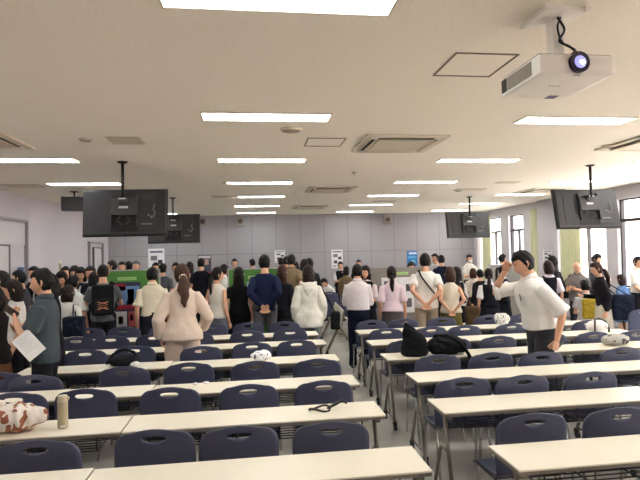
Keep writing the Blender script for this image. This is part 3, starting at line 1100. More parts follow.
for r_, y in enumerate((11.25, 11.9, 12.55, 13.2)):
    for c_, x in enumerate((2.0 - .0 + r_ * .02, 2.52)):
        xx = (1.64 + .10 * r_) if c_ == 0 else (2.13 + .12 * r_)
        place_chair(xx, y, '%s navy chair of the %s pair in the spare cluster behind the folded table' % (('left', 'right')[c_], ('nearest', 'second', 'third', 'farthest')[r_]), group='spare navy chairs in mid room')

# ------------------------------------------------------------------ people
def head_shape():
    """unit head: centre of skull at origin, faces +Y, real size in metres"""
    nu, nv = 44, 34
    rows = []
    for j in range(1, nv):
        ph = PI * j / nv
        row = []
        for i in range(nu):
            th = 2 * PI * i / nu
            x, y, z = math.sin(ph) * math.cos(th), math.sin(ph) * math.sin(th), math.cos(ph)
            row.append((x, y, z))
        rows.append(row)
    return nu, nv, rows


def gauss(a, c, s):
    return math.exp(-((a - c) / s) ** 2)


def head_point(x, y, z):
    rx, ry, rz = .077, .096, .118
    X, Y, Z = x * rx, y * ry, z * rz
    if Z < 0:
        k = min(1, -Z / .118)
        X *= 1 - .30 * k ** 1.5
        if Y > 0:
            Y *= 1 - .10 * k
            Y += .012 * k * max(0, y)
        else:
            Y *= 1 - .42 * k
    if Y > 0:
        Y = min(Y, .088 + .2 * (Y - .088) if Y > .088 else Y)
    if y > .2:
        fx = gauss(X, 0, .011)
        # nose
        if -.045 < Z < .012:
            t = (Z + .045) / .057
            Y += .026 * fx * (1 - t) ** .7 * min(1, (1 - t) * 5 + .2) * (1 if t > .12 else t / .12)
        Y += .006 * gauss(Z, .022, .008) * gauss(X, 0, .045)
        for s in (-1, 1):
            Y -= .009 * gauss(X, s * .031, .014) * gauss(Z, 0, .010)
        Y += .006 * gauss(Z, -.066, .007) * gauss(X, 0, .022)
        Y -= .004 * gauss(Z, -.080, .006) * gauss(X, 0, .02)
        Y += .007 * gauss(Z, -.100, .012) * gauss(X, 0, .022)
    return Vector((X, Y, Z))


def smooth(a, b, t):
    t = max(0, min(1, (t - a) / (b - a)))
    return t * t * (3 - 2 * t)


def make_head():
    nu, nv, rows = head_shape()
    b = bmesh.new()
    V = [[b.verts.new(head_point(*p)) for p in r] for r in rows]
    top = b.verts.new((0, 0, .118)); bot = b.verts.new((0, .02, -.118))
    for a, c in zip(V, V[1:]):
        for i in range(nu):
            f = b.faces.new((a[i], c[i], c[(i + 1) % nu], a[(i + 1) % nu]))
    for i in range(nu):
        b.faces.new((top, V[0][i], V[0][(i + 1) % nu])); b.faces.new((bot, V[-1][(i + 1) % nu], V[-1][i]))
    for f in b.faces:
        f.smooth = True
        c = f.calc_center_median()
        if c.y > .05 and abs(c.x) < .024 and -.076 < c.z < -.059:
            f.material_index = 1
    for s in (-1, 1):
        ball(b, (s * .031, .0715, .001), (.0125, .010, .0075), 12, 2)
        ball(b, (s * .031, .0790, .001), (.006, .004, .006), 10, 3)
        tube(b, [(s * .017, .087, .021), (s * .032, .085, .026), (s * .047, .072, .020)], [(.003, .003)] * 3, 6, mi=3)
        tube(b, [(s * .077, -.004, .014), (s * .086, -.014, .018), (s * .088, -.018, -.002), (s * .080, -.006, -.03)], [(.006, .009), (.007, .011), (.007, .011), (.005, .008)], 8)
    return mesh(b, 'head', [SKIN, LIP, EYE, DARK])


HEAD = make_head()
HAIRCACHE = {}


def make_hair(style, seed=0):
    """hair shell around the head; same frame as the head"""
    key = (style, seed % 3)
    if key in HAIRCACHE:
        return HAIRCACHE[key]
    rg = random.Random(seed % 3 + len(style) * 7)
    nu, nv, rows = head_shape()
    b = bmesh.new()
    thick = {'short': .011, 'crop': .006, 'medium': .015, 'bob': .017, 'long': .015, 'ponytail': .009, 'lowtail': .011, 'thicktail': .013, 'bun': .009, 'bald': .001}[style]
    p1, p2 = rg.random() * 6, rg.random() * 6

    def hp(x, y, z):
        P = head_point(x, y, z)
        az = math.atan2(y, x)           # +90 deg is the face
        f = math.sin(az)                # 1 = front, -1 = back
        # hairline height (in metres) round the head
        if style in ('short', 'crop', 'bald', 'medium'):
            line = -.075 if f < -.3 else -.075 + (.058 + .075) * smooth(-.3, .55, f)
            if style == 'bald':
                line = -.07 if f < -.3 else .2
                if P.z > .03:
                    line = .2
            if style == 'medium':
                line -= .02 * (1 - smooth(.2, .6, f))
        elif style in ('bob', 'long'):
            line = -.12 if f < .25 else -.12 + (.050 + .12) * smooth(.25, .62, f)
        else:
            line = -.085 if f < -.2 else -.085 + (.060 + .085) * smooth(-.2, .6, f)
        m = smooth(line - .006, line + .010, P.z)
        n = Vector((x, y, z)).normalized()
        t = thick * (1 + .25 * math.sin(az * 9 + p1 + z * 6) + .18 * math.sin(az * 17 + p2)) + (.006 * max(0, z) if style != 'bald' else 0)
        if style in ('bob', 'long') and P.z < 0:
            # hang straight down instead of following the jaw
            q = Vector((x * .082 / max(.35, math.hypot(x, y)), y * .098 / max(.35, math.hypot(x, y)) - .012, P.z))
            if f < .55:
                P = P.lerp(q, .85)
                n.z = 0
        return P + n * (t * m - .008 * (1 - m))
    V = [[b.verts.new(hp(*p)) for p in r] for r in rows]
    top = b.verts.new(hp(0, 0, 1)); bot = b.verts.new(head_point(0, 0, -1) * .9)
    for a, c in zip(V, V[1:]):
        for i in range(nu):
            b.faces.new((a[i], c[i], c[(i + 1) % nu], a[(i + 1) % nu]))
    for i in range(nu):
        b.faces.new((top, V[0][i], V[0][(i + 1) % nu])); b.faces.new((bot, V[-1][(i + 1) % nu], V[-1][i]))
    for f in b.faces:
        f.smooth = True
    if style in ('short', 'medium', 'crop'):   # fringe swept over the forehead
        for k in range(7):
            x = -.052 + k * .017
            tube(b, [(x, .058 - abs(x) * .3, .100), (x + .006, .087 - abs(x) * .4, .078), (x + .010 * (1 if k % 2 else -.3), .094 - abs(x) * .5, .052 if style != 'crop' else .066)], [(.012, .009), (.011, .007), (.005, .003)], 8)
    if style in ('bob', 'long', 'ponytail', 'lowtail', 'thicktail', 'bun'):
        for k in range(6):
            x = -.05 + k * .02
            tube(b, [(x * .6, .05, .108), (x, .086 - abs(x) * .4, .080), (x * 1.25, .092 - abs(x) * .7, .040 if style != 'bun' else .06)], [(.014, .009), (.012, .006), (.006, .003)], 8)
    if style == 'bob':
        tube(b, [(0, -.030, .02), (0, -.034, -.06), (0, -.032, -.125), (0, -.03, -.145)], [(.090, .075), (.097, .078), (.092, .07), (.07, .05)], 20, cap=.3)
    if style == 'long':
        tube(b, [(0, -.030, .02), (0, -.040, -.08), (0, -.065, -.18), (0, -.085, -.30), (0, -.09, -.36)], [(.088, .07), (.095, .062), (.100, .042), (.088, .032), (.05, .02)], 20, cap=.3)
    if style == 'ponytail':
        ball(b, (0, -.105, .045), (.022, .02, .022), 10)
        tube(b, [(0, -.10, .045), (.0, -.145, .035), (.004, -.155, -.03), (.0, -.13, -.13), (-.006, -.12, -.22), (0, -.115, -.27)], [(.016, .016), (.028, .024), (.036, .026), (.038, .026), (.026, .02), (.008, .008)], 14, cap=.5)
    if style == 'lowtail':
        tube(b, [(0, -.085, -.03), (.0, -.118, -.05), (.004, -.128, -.12), (-.004, -.125, -.2), (.006, -.12, -.28), (-.004, -.115, -.335)], [(.03, .02), (.028, .024), (.040, .028), (.038, .026), (.028, .02), (.010, .008)], 14, cap=.5)
    if style == 'thicktail':
        tube(b, [(0, -.085, -.02), (.0, -.125, -.05), (.012, -.14, -.12), (-.012, -.14, -.19), (.014, -.135, -.26), (-.004, -.13, -.33), (.010, -.125, -.38)], [(.04, .03), (.040, .034), (.070, .042), (.066, .040), (.048, .034), (.034, .024), (.012, .010)], 16, cap=.5)
        tube(b, [(.02, -.13, -.06), (.045, -.15, -.14), (.02, -.15, -.22), (.035, -.14, -.30)], [(.02, .02), (.028, .022), (.026, .02), (.008, .008)], 10)
    if style == 'bun':
        ball(b, (0, -.115, .02), (.04, .035, .04), 14)
    me = mesh(b, 'hair', [hairm((28, 24, 24))])
    HAIRCACHE[key] = me
    return me


def make_hand(curl, spread=.0):
    """left hand: wrist at origin, fingers along -Z, palm faces +X, thumb towards +Y"""
    b = bmesh.new()
    tube(b, [(0, 0, .03), (0, 0, -.005), (0, .002, -.03), (0, .002, -.065), (0, .0, -.088)], [(.017, .024), (.015, .025), (.013, .036), (.013, .041), (.010, .038)], 14, ref=(1, 0, 0))
    for k, (y, L, r) in enumerate(((.030, .072, .0088), (.010, .080, .0090), (-.011, .074, .0086), (-.030, .058, .0076))):
        p = Vector((0, y, -.082))
        d = Vector((0, (y * spread * 4), -1)).normalized()
        pts, rad = [p + Vector((0, 0, .02)), p], [r * 1.05, r]
        for s, w in ((.45, 1.0), (.30, .95), (.25, .85)):
            a = curl * (1 + .12 * k)
            d = Matrix.Rotation(-a, 3, 'Y') @ d
            p = p + d * (L * s)
            pts.append(p); rad.append(r * w)
        tube(b, pts, rad, 8, ref=(0, 1, 0))
    d = Vector((.35, .62, -.7)).normalized()
    pts, rad = [Vector((.004, .014, -.018)), Vector((.010, .030, -.038))], [.014, .0125]
    p = pts[-1]
    for s in (.030, .026):
        d = (d + Vector((.28 * curl, -.25 * curl, -.25))).normalized()
        p = p + d * s
        pts.append(p); rad.append(.0105 if s > .028 else .0090)
    tube(b, pts, rad, 8, ref=(0, 1, 0))
    return remesh(b, .0034, 1)


HANDS = {k: make_hand(v) for k, v in {'relaxed': .38, 'curled': .85, 'flat': .12, 'fist': 1.25}.items()}


def ik(sh, hand, l1, l2, pole):
    d = hand - sh
    L = min(d.length, (l1 + l2) * .995)
    dn = d.normalized()
    hand = sh + dn * L
    a = (l1 * l1 - l2 * l2 + L * L) / (2 * L)
    h = math.sqrt(max(0, l1 * l1 - a * a))
    pp = (pole - dn * pole.dot(dn)).normalized()
    return sh + dn * a + pp * h, hand


ARM = {  # wrist position and elbow pole for the person's LEFT arm (x < 0), metres for 1.70 m height
    'down': ((-.240, .03, .825), (-.35, -1, 0)),
    'side': ((-.27, .00, .87), (-.8, -1, 0)),
    'out': ((-.30, .05, .90), (-1, -.5, 0)),
    'back': ((-.045, -.165, .955), (-.7, -.8, 0)),
    'front': ((-.045, .20, .93), (-1, -.3, 0)),
    'hold': ((-.10, .30, 1.12), (-.5, -.6, -1)),
    'chin': ((-.05, .20, 1.36), (-.5, .4, -1)),
    'strap': ((-.12, .16, 1.30), (-.6, -.2, -1)),
    'cross': ((.06, .19, 1.12), (-.8, -.1, -1)),
    'fore': ((-.13, .17, 1.53), (-.6, .9, -.7)),
    'paper': ((-.16, .24, 1.08), (-.8, -.3, -1)),
    'phone': ((-.10, .22, 1.27), (-.3, .5, -1)),
}


def person(label, x, y, H=1.65, rz=0, sex='m', lean=0, arms=('down', 'down'), hair='short', hcol=(28, 24, 24), top=('tee', (200, 200, 200)), bottom=('trousers', (40, 40, 46)), head=(0, 0), sit=False, fine=False, skin=None, vest=None, hands=('relaxed', 'relaxed'), group=None, shoe=(30, 28, 28), wide=1.0, mask=False, belt=None, tie=None, noise=.006, twist=0, seed=None):
    s = H / 1.70
    seed = seed if seed is not None else int(abs(x) * 100 + y * 37) % 1000
    rg = random.Random(seed)
    vox = .013 if fine or y < 9 else .018
    f = sex == 'f'
    wide = 1 + (wide - 1) * .35
    sw = (.146 if f else .164) * wide
    dz = -.43 if sit else 0
    piv = Vector((0, 0, .93 + dz))

    def U(p):       # torso-space point -> leaned, scaled
        p = Vector(p)
        q = p + Vector((0, 0, dz))
        d = q - piv
        d = Matrix.Rotation(-lean, 3, 'X') @ d
        if twist:
            d = Matrix.Rotation(twist, 3, 'Z') @ d
        return (piv + d) * s
    hips = [Vector((sg * .088, 0, .90 + dz)) for sg in (-1, 1)]
    legs = []
    st = rg.uniform(-.05, .05)
    for sg, hp in zip((-1, 1), hips):
        if sit:
            kn = Vector((sg * .12, .42, .50)); an = Vector((sg * .12, .40, .085))
        else:
            kn = Vector((sg * .10, .02 + sg * st * .5, .49)); an = Vector((sg * .105, -.01 + sg * st, .085))
        legs.append([hp * s, kn * s, an * s])
    # torso profile z, rx, ry, y
    if f:
        prof = [(.84, .155, .108, -.01), (.93, .165, .112, -.01), (1.02, .140, .098, 0), (1.10, .122, .088, .005), (1.20, .135, .100, .012), (1.28, .144, .106, .015), (1.345, .142, .088, 0), (1.385, .108, .070, -.012), (1.415, .072, .055, -.015), (1.44, .054, .05, -.015)]
    else:
        prof = [(.84, .150, .108, -.005), (.93, .160, .112, 0), (1.02, .148, .104, .005), (1.10, .143, .100, .005), (1.20, .158, .108, .008), (1.29, .164, .110, .005), (1.355, .158, .092, -.005), (1.40, .120, .074, -.015), (1.43, .082, .060, -.018), (1.46, .060, .055, -.018)]
    prof = [(z, rx * wide, ry * (wide * .5 + .5), yy) for z, rx, ry, yy in prof]

    def torso(b, grow, z0=.84, z1=2.0, flare=0, n=22, cap=.4):
        ps = [q for q in prof if z0 - .001 <= q[0] <= z1]
        if not ps or ps[0][0] > z0 + .001:
            a = [q for q in prof if q[0] < z0] or [prof[0]]
            c = ps[0] if ps else prof[0]
            ps = [(z0, c[1] if not a else (a[-1][1] + c[1]) / 2, (a[-1][2] + c[2]) / 2, c[3])] + ps
        pts = [U((0, q[3], q[0])) for q in ps]
        rad = []
        for i, q in enumerate(ps):
            fl = flare * max(0, (1.1 - q[0])) / .26
            g = grow if q[0] < 1.40 else grow * .85
            rad.append(((q[1] + g + fl) * s, (q[2] + g + fl * .7) * s))
        tube(b, pts, rad, n, cap=cap)
    nb = U((0, -.015, 1.42)); nt = U((0, .012, 1.54))
    hc = U((0, .020, 1.582))
    HT = Matrix.Translation(hc) @ Matrix.Rotation(twist, 4, 'Z') @ Matrix.Rotation(head[0], 4, 'Z') @ Matrix.Rotation(-lean * .6 - head[1], 4, 'X') @ Matrix.Diagonal((s, s, s, 1))
    b = bmesh.new()
    torso(b, -.012, .92)
    tube(b, [nb, nt], [(.058 * s, .060 * s), (.054 * s, .058 * s)] if not f else [(.050 * s, .052 * s), (.046 * s, .05 * s)], 14)
    arm = []
    for i, sg in enumerate((-1, 1)):
        w, pole = ARM[arms[i]] if isinstance(arms[i], str) else arms[i]
        w = Vector((w[0] * (-sg), w[1], w[2]))
        pole = Vector((pole[0] * (-sg), pole[1], pole[2]))
        if abs(w.x) > .2:
            w.x += sg * (sw - .178)
        sh = Vector((sg * sw, -.005, 1.338))
        el, wr = ik(sh, w, .285, .255, pole)
        arm.append((sh, el, wr))
        k = .90 if f else 1
        sh2, el2, wr2 = U(sh), U(el), U(wr)
        tube(b, [U((sg * .09, -.005, 1.33)), sh2, sh2.lerp(el2, .5), el2, el2.lerp(wr2, .35), wr2], [.044 * s * k, .043 * s * k, .041 * s * k, .037 * s * k, .037 * s * k, .025 * s * k], 12)
    for L in legs:
        tube(b, [L[0], L[0].lerp(L[1], .5), L[1], L[1].lerp(L[2], .35), L[2]], [.070 * s, .064 * s, .050 * s, .050 * s, .035 * s], 12)
        tube(b, [L[2] + Vector((0, -.04, -.045)) * s, L[2] + Vector((0, .13, -.055)) * s], [(.032 * s, .026 * s), (.036 * s, .02 * s)], 10)
    body = remesh(b, vox, 2)
    b = bmesh.new()
    b.from_mesh(body)
    add_mesh(b, HEAD, HT)
    for i, sg in enumerate((-1, 1)):
        sh, el, wr = (U(p) for p in arm[i])
        d = (wr - el).normalized()
        z = -d
        # the palm faces the body's middle / front
        palm = Vector((-sg, .25, 0))
        if arms[i] == 'back':
            palm = Vector((0, -1, .2)); 
        if arms[i] in ('front', 'cross'):
            palm = Vector((0, -1, 0))
        if arms[i] in ('hold', 'paper', 'phone', 'chin'):
            palm = Vector((-sg * .7, -.2, .6))
        xx = (palm - z * palm.dot(z)).normalized()
        yy = z.cross(xx)
        mm = Matrix((xx, yy, z)).transposed().to_4x4()
        if sg > 0:
            mm = mm @ Matrix.Diagonal((1, -1, 1, 1))
        # thumb must point forward / up
        if (mm.to_3x3() @ Vector((0, 1, 0))).dot(Vector((0, 1, .4))) < 0 and arms[i] not in ('back',):
            mm = mm @ Matrix.Diagonal((1, -1, 1, 1))
        k = s * (.90 if f else 1.0)
        mm = Matrix.Translation(wr) @ mm @ Matrix.Diagonal((k, k, k, 1))
        add_mesh(b, HANDS[hands[i]], mm)
    sk = SKIN if skin is None else mat('skin_%d_%d_%d' % skin, skin, rough=.5, var=.06, vscale=12)
    me = bpy.data.meshes.new('person')
    b.normal_update()
    b.to_mesh(me)
    b.free()
    for m in (sk, LIP, EYE, DARK):
        me.materials.append(m)
    root = link('person', me, None, (x, y, 0), rz)
    tag(root, label, 'person', group)
    # hair
    hm = make_hair(hair, seed)
    b = bmesh.new(); add_mesh(b, hm, HT)
    obj('hair', b, hairm(hcol if hair != 'bald' else (140, 120, 105)), root)
    if hair == 'lowtail' and fine:
        pass
    # shoes
    for L in legs:
        b = bmesh.new()
        a = L[2]
        tube(b, [Vector((a.x, a.y - .05 * s, .048)), Vector((a.x, a.y + .03 * s, .046)), Vector((a.x, a.y + .12 * s, .038)), Vector((a.x, a.y + .17 * s, .032))], [(.040, .042), (.044, .042), (.047, .034), (.036, .026)], 12, cap=.5)
        for v in b.verts:
            v.co.z = max(v.co.z, .004)
        for q in b.faces:
            q.smooth = True
        obj('shoe', b, mat('shoe_%d_%d_%d' % shoe, shoe, rough=.45), root)
    # bottoms
    kind, col = bottom[0], bottom[1]
    b = bmesh.new()
    g = .014
    if kind in ('trousers', 'wide', 'shorts'):
        wd = 1.25 if kind == 'wide' else 1.0
        tube(b, [U((0, 0, .82)), U((0, 0, .88)), U((0, 0, .93)), U((0, .003, 1.005))], [((.140 * wide + g) * s, (.100 + g) * s), ((.160 * wide + g) * s, (.112 + g) * s), ((.168 * wide + g) * s, (.116 + g) * s), ((.142 * wide + g) * s, (.100 + g) * s)], 20, cap=.3)
        for L in legs:
            e = L[2] + Vector((0, 0, -.035 * s)) if kind != 'shorts' else L[1] + (L[2] - L[1]) * .1
            if kind == 'shorts':
                tube(b, [L[0], L[0].lerp(L[1], .5), e], [.098 * s, .09 * s, .085 * s], 14, cap=.2)
            else:
                tube(b, [L[0], L[0].lerp(L[1], .5), L[1], L[1].lerp(L[2], .5), e], [.098 * s, .088 * s * wd, .070 * s * wd, .064 * s * wd, .060 * s * wd], 14, cap=.2)
        nm = 'trousers'
    else:
        zl = {'skirt': .52, 'longskirt': .22, 'dress': .42}[kind]
        if sit:
            tube(b, [U((0, 0, 1.0)), U((0, 0, .92)), legs[0][0].lerp(legs[1][0], .5) + Vector((0, .15, 0)), legs[0][1].lerp(legs[1][1], .5)], [(.15 * s, .11 * s), (.18 * s, .13 * s), (.19 * s, .11 * s), (.20 * s, .10 * s)], 20, cap=.3)
        else:
            tube(b, [U((0, .003, 1.02)), U((0, 0, .93)), Vector((0, 0, .80)) * s, Vector((0, 0, .65)) * s, Vector((0, 0, zl)) * s], [(.140 * s, .104 * s), (.178 * s, .126 * s), (.19 * s, .14 * s), (.205 * s, .155 * s), (.225 * s, .175 * s)], 24, cap=.15)
        nm = 'skirt'
    link(nm, remesh(b, vox, 1, noise, seed + 1, 7), root).data.materials.append(fabric(col))
    # tops
    kind, col = top[0], top[1]
    cfg = {  # grow, hem z, flare, sleeve length along arm (0..2), sleeve grow
        'tee': (.020, .86, .004, .62, .020), 'shirt': (.024, .955, .012, .78, .024), 'untucked': (.026, .82, .015, .72, .026),
        'long': (.018, .86, .006, 1.92, .016), 'blouse': (.022, .93, .010, .85, .026), 'polo': (.020, .85, .004, .66, .020),
        'sleeveless': (.016, .90, .012, .08, .012), 'hoodie': (.032, .74, .035, 1.85, .030), 'jacket': (.026, .84, .040, 1.84, .030),
        'longshirt': (.026, .965, .010, 1.9, .018), 'rolled': (.026, .955, .020, .95, .026), 'dress': (.018, .80, .02, .5, .018), 'cardigan': (.026, .80, .01, 1.9, .024)}[kind]
    b = bmesh.new()
    torso(b, cfg[0], cfg[1], 1.445, cfg[2], cap=.06)
    for i, sg in enumerate((-1, 1)):
        sh, el, wr = (U(p) for p in arm[i])
        t = cfg[3]
        k = .92 if f else 1
        gg = cfg[4] * s
        pts, rad = [U((sg * .08, -.005, 1.318)), sh], [(.046 * k) * s + gg * .5, (.050 * k) * s + gg * .7]
        if t <= 1:
            pts.append(sh.lerp(el, t)); rad.append(.046 * s * k + gg * 1.15)
        else:
            pts += [sh.lerp(el, .5), el, el.lerp(wr, (t - 1))]
            rad += [.046 * s * k + gg, .040 * s * k + gg * 1.1, .028 * s * k + gg * (1.0 if kind in ('long', 'longshirt') else 1.5)]
        if t > .1:
            tube(b, pts, rad, 14, cap=.3)
    if kind in ('hoodie',):
        tube(b, [U((-.11, -.03, 1.43)), U((0, -.10, 1.40)), U((.11, -.03, 1.43))], [.035 * s, .045 * s, .035 * s], 12)
        tube(b, [U((0, -.10, 1.42)), U((0, -.135, 1.34)), U((0, -.13, 1.25))], [(.11 * s, .04 * s), (.09 * s, .035 * s), (.03 * s, .02 * s)], 14)
    o = link('shirt' if kind not in ('jacket', 'hoodie', 'cardigan', 'dress') else kind, remesh(b, vox, 2, noise * (1.6 if kind in ('jacket', 'hoodie', 'shirt', 'rolled', 'untucked') else 1), seed, 8), root)
    o.data.materials.append(fabric(col))
    if kind in ('shirt', 'longshirt', 'rolled', 'polo', 'untucked', 'jacket', 'blouse') :
        b = bmesh.new()
        n = 18
        cr = [[], []]
        for k in range(n + 1):
            a = PI / 2 + .28 + (2 * PI - .56) * k / n
            for lv, (rr, zz) in enumerate(((.074, 1.418), (.062 if not f else .054, 1.480))):
                cr[lv].append(U((rr * math.cos(a), rr * math.sin(a) - .006 + (.012 if math.sin(a) > 0 else 0) * 1, zz - .03 * max(0, math.sin(a)))))
        fl = [[b.verts.new(p) for p in r] for r in cr]
        ou = [[b.verts.new(p + (p - nb.lerp(nt, .3)).normalized() * .007) for p in r] for r in cr]
        for k in range(n):
            b.faces.new((fl[0][k], fl[1][k], fl[1][k + 1], fl[0][k + 1])); b.faces.new((ou[0][k + 1], ou[1][k + 1], ou[1][k], ou[0][k]))
            b.faces.new((fl[1][k], ou[1][k], ou[1][k + 1], fl[1][k + 1]))
            b.faces.new((ou[0][k], fl[0][k], fl[0][k + 1], ou[0][k + 1]))
        b.faces.new((fl[0][0], ou[0][0], ou[1][0], fl[1][0])); b.faces.new((fl[1][n], ou[1][n], ou[0][n], fl[0][n]))
        for q in b.faces:
            q.smooth = True
        obj('collar', b, fabric(col), root)
    if fine and kind in ('rolled', 'shirt'):
        # front placket, pocket and cuffs
        b = bmesh.new()
        for sx in ((-.105, -.035),):
            zz = 1.245
            q = [U((sx[0], .118, zz - .06)), U((sx[1], .138, zz - .06)), U((sx[1], .140, zz + .05)), U((sx[0], .118, zz + .05))]
            fr = [b.verts.new(p + Vector((0, .018, 0))) for p in q]; bk = [b.verts.new(p + Vector((0, -.01, 0))) for p in q]
            b.faces.new(fr); b.faces.new(list(reversed(bk)))
            for k in range(4):
                b.faces.new((fr[k], bk[k], bk[(k + 1) % 4], fr[(k + 1) % 4]))
        obj('pocket', b, fabric(tuple(max(0, c - 14) for c in col)), root)
        b = bmesh.new(); tube(b, [U((-.06, .150, 1.25)), U((-.06, .152, 1.31))], [.005, .005], 8); obj('pen', b, M_BLACK, root)
        for i, sg in enumerate((-1, 1)):
            sh, el, wr = (U(p) for p in arm[i])
            t = cfg[3]
            c0, c1 = sh.lerp(el, t - .10), sh.lerp(el, t + .04)
            b = bmesh.new(); tube(b, [c0, c1], [.046 * s + cfg[4] * s * 1.42] * 2, 16, cap=0)
            for q in b.faces:
                q.smooth = True
            obj('cuff', b, fabric(col), root)
    if vest:
        b = bmesh.new(); torso(b, .032 if f else .034, .93, 1.405, .01)
        link('vest', remesh(b, vox, 2, noise, seed, 8), root).data.materials.append(fabric(vest))
    if belt or kind in ('shirt', 'rolled', 'longshirt'):
        b = bmesh.new()
        c = U((0, .003, .985)); c2 = U((0, .003, 1.015))
        tube(b, [c, c2], [(.152 * wide * s + .014, .108 * s + .014)] * 2, 28, cap=0)
        for q in b.faces:
            q.smooth = abs(q.normal.z) < .8
        obj('belt', b, fabric(belt or (28, 26, 26)), root)
    if mask:
        b = bmesh.new(); tube(b, [(0, .058, -.03), (0, .062, -.075), (0, .055, -.098)], [(.055, .040), (.052, .040), (.036, .03)], 14, cap=.5)
        bmesh.ops.transform(b, matrix=HT, verts=b.verts); obj('mask', b, mat('mask_white', (230, 230, 232), rough=.8), root)
    return root, U, HT, arm


BLK, WHT, CRM, GRY, NVY = (30, 30, 33), (232, 230, 226), (226, 216, 196), (96, 98, 102), (28, 34, 62)
BR, DBR = (70, 44, 32), (44, 32, 28)
VEST = (28, 28, 36)
FW, TC, LT, RT = 0, PI, PI / 2, -PI / 2      # facing away, towards camera, left, right
PEOPLE = []
PEOPLE.append(person('man in a dark grey polo holding a phone to his chin and a white sheet', -1.97, 5.28, H=1.743, rz=LT + .12, arms=('phone', ((.15,.17,1.09),(-.2,.9,-.5))), hands=('curled', 'curled'), top=('polo', (70, 80, 86)), bottom=('trousers', (34, 34, 38)), head=(0, .08), fine=True, hair='short', wide=1.05))
PEOPLE.append(person('dark haired person cut by the left edge, brown and black clothes', -2.62, 5.75, H=1.572, rz=LT - .1, sex='f', arms=('hold', 'hold'), top=('long', (34, 30, 30)), bottom=('longskirt', (92, 62, 42)), hair='bob', head=(0, .2), hcol=DBR))
PEOPLE.append(person('dark haired person at the left edge behind the one in brown', -3.23, 7.30, H=1.690, rz=LT, top=('long', (60, 56, 58)), hair='medium', head=(0, .2)))
PEOPLE.append(person('person in a white shirt with face in profile left of the polo man', -2.75, 6.50, H=1.599, rz=LT + .3, sex='f', top=('shirt', WHT), hair='bob', hcol=DBR, head=(0, .15)))
PEOPLE.append(person('dark haired person just behind the head of the polo man, left side', -3.48, 8.40, H=1.674, rz=LT, top=('tee', (70, 70, 78)), hair='short'))
PEOPLE.append(person('dark haired student by the left wall, nearer the door', -3.89, 10.00, H=1.706, rz=PI - .5, top=('shirt', (206, 204, 206)), vest=VEST, hair='short'))
PEOPLE.append(person('dark haired student by the left wall, beside the student nearer the door', -3.56, 9.60, H=1.681, rz=PI - .3, top=('shirt', (206, 204, 206)), vest=VEST, hair='short'))
PEOPLE.append(person('person in a loose black top right behind the polo man', -2.23, 6.15, H=1.668, rz=LT + .6, sex='f', arms=('hold', 'hold'), top=('long', (30, 30, 34)), bottom=('skirt', (34, 34, 38)), hair='bob'))
PEOPLE.append(person('student with black vest and white blouse near the left wall, head bowed', -3.08, 9.00, H=1.628, rz=PI - .1, sex='f', top=('long', (205, 202, 204)), vest=VEST, bottom=('skirt', VEST), hair='bob', head=(0, .35), arms=('hold', 'hold')))
PEOPLE.append(person('dark haired student behind the bowed vest student at the left wall', -3.56, 10.60, H=1.683, rz=PI, top=('shirt', (210, 206, 206)), vest=VEST, hair='short'))
PEOPLE.append(person('man in a white shirt between the bob haired woman and the backpack man', -2.76, 8.50, H=1.574, rz=-.15, top=('shirt', (226, 224, 220)), hair='short'))
PEOPLE.append(person('brown bob haired woman in a white top carrying a navy shoulder bag', -2.54, 7.60, H=1.467, rz=-.1, sex='f', top=('untucked', (208, 206, 202)), bottom=('longskirt', (198, 196, 190)), hair='bob', hcol=DBR))
PEOPLE.append(person('student with dark hair in the left group, left of two close together', -3.27, 10.20, H=1.694, rz=PI + .2, sex='f', top=('long', (205, 202, 204)), vest=VEST, bottom=('skirt', VEST), hair='bob', head=(0, .2)))
PEOPLE.append(person('student with dark hair in the left group, right of two close together', -3.02, 9.75, H=1.672, rz=PI, sex='f', top=('long', (205, 202, 204)), vest=VEST, bottom=('skirt', VEST), hair='bob', head=(0, .25)))
PEOPLE.append(person('student facing the camera just left of the backpack man', -2.78, 9.50, H=1.689, rz=PI - .1, sex='f', top=('long', (216, 212, 212)), vest=VEST, bottom=('skirt', VEST), hair='medium', hcol=DBR, arms=('hold', 'hold')))
PEOPLE.append(person('short dark haired person between the facing student and the backpack man', -2.57, 8.95, H=1.599, rz=.2, sex='f', top=('long', (48, 40, 42)), bottom=('skirt', (40, 38, 42)), hair='bob'))
PEOPLE.append(person('man in a grey shirt wearing a black backpack with orange cords', -2.28, 8.40, H=1.734, rz=.24, arms=('strap', 'strap'), hands=('curled', 'curled'), top=('tee', (104, 108, 110)), bottom=('trousers', (36, 36, 40)), hair='crop', head=(0, .1), wide=1.05, fine=True))
PEOPLE.append(person('dark haired visitor looking over the left green board, leftmost of the four', -3.02, 11.90, H=1.768, rz=LT, top=('long', (40, 40, 46)), hair='short'))
PEOPLE.append(person('dark haired visitor beyond the left green board, second of the four', -3.06, 12.90, H=1.732, rz=PI, top=('long', (52, 50, 56)), hair='short'))
PEOPLE.append(person('dark haired visitor beyond the left green board, third of the four', -3.10, 13.70, H=1.721, rz=FW, top=('long', (44, 44, 50)), hair='medium'))
PEOPLE.append(person('visitor with a grey cap beyond the left green board', -2.62, 12.40, H=1.751, rz=PI - .3, top=('long', (120, 118, 122)), hair='crop', hcol=(120, 118, 120)))
PEOPLE.append(person('man in a cream short sleeved shirt and dark trousers, right of the left green board', -1.53, 8.30, H=1.670, rz=.16, arms=('down', 'down'), top=('shirt', (228, 220, 196)), bottom=('trousers', (38, 40, 46)), hair='short', wide=1.12, fine=True))
PEOPLE.append(person('dark haired visitor in grey at the back, left of the beige suit woman', -1.92, 11.60, H=1.679, rz=-.2, top=('tee', (92, 92, 100)), hair='short'))
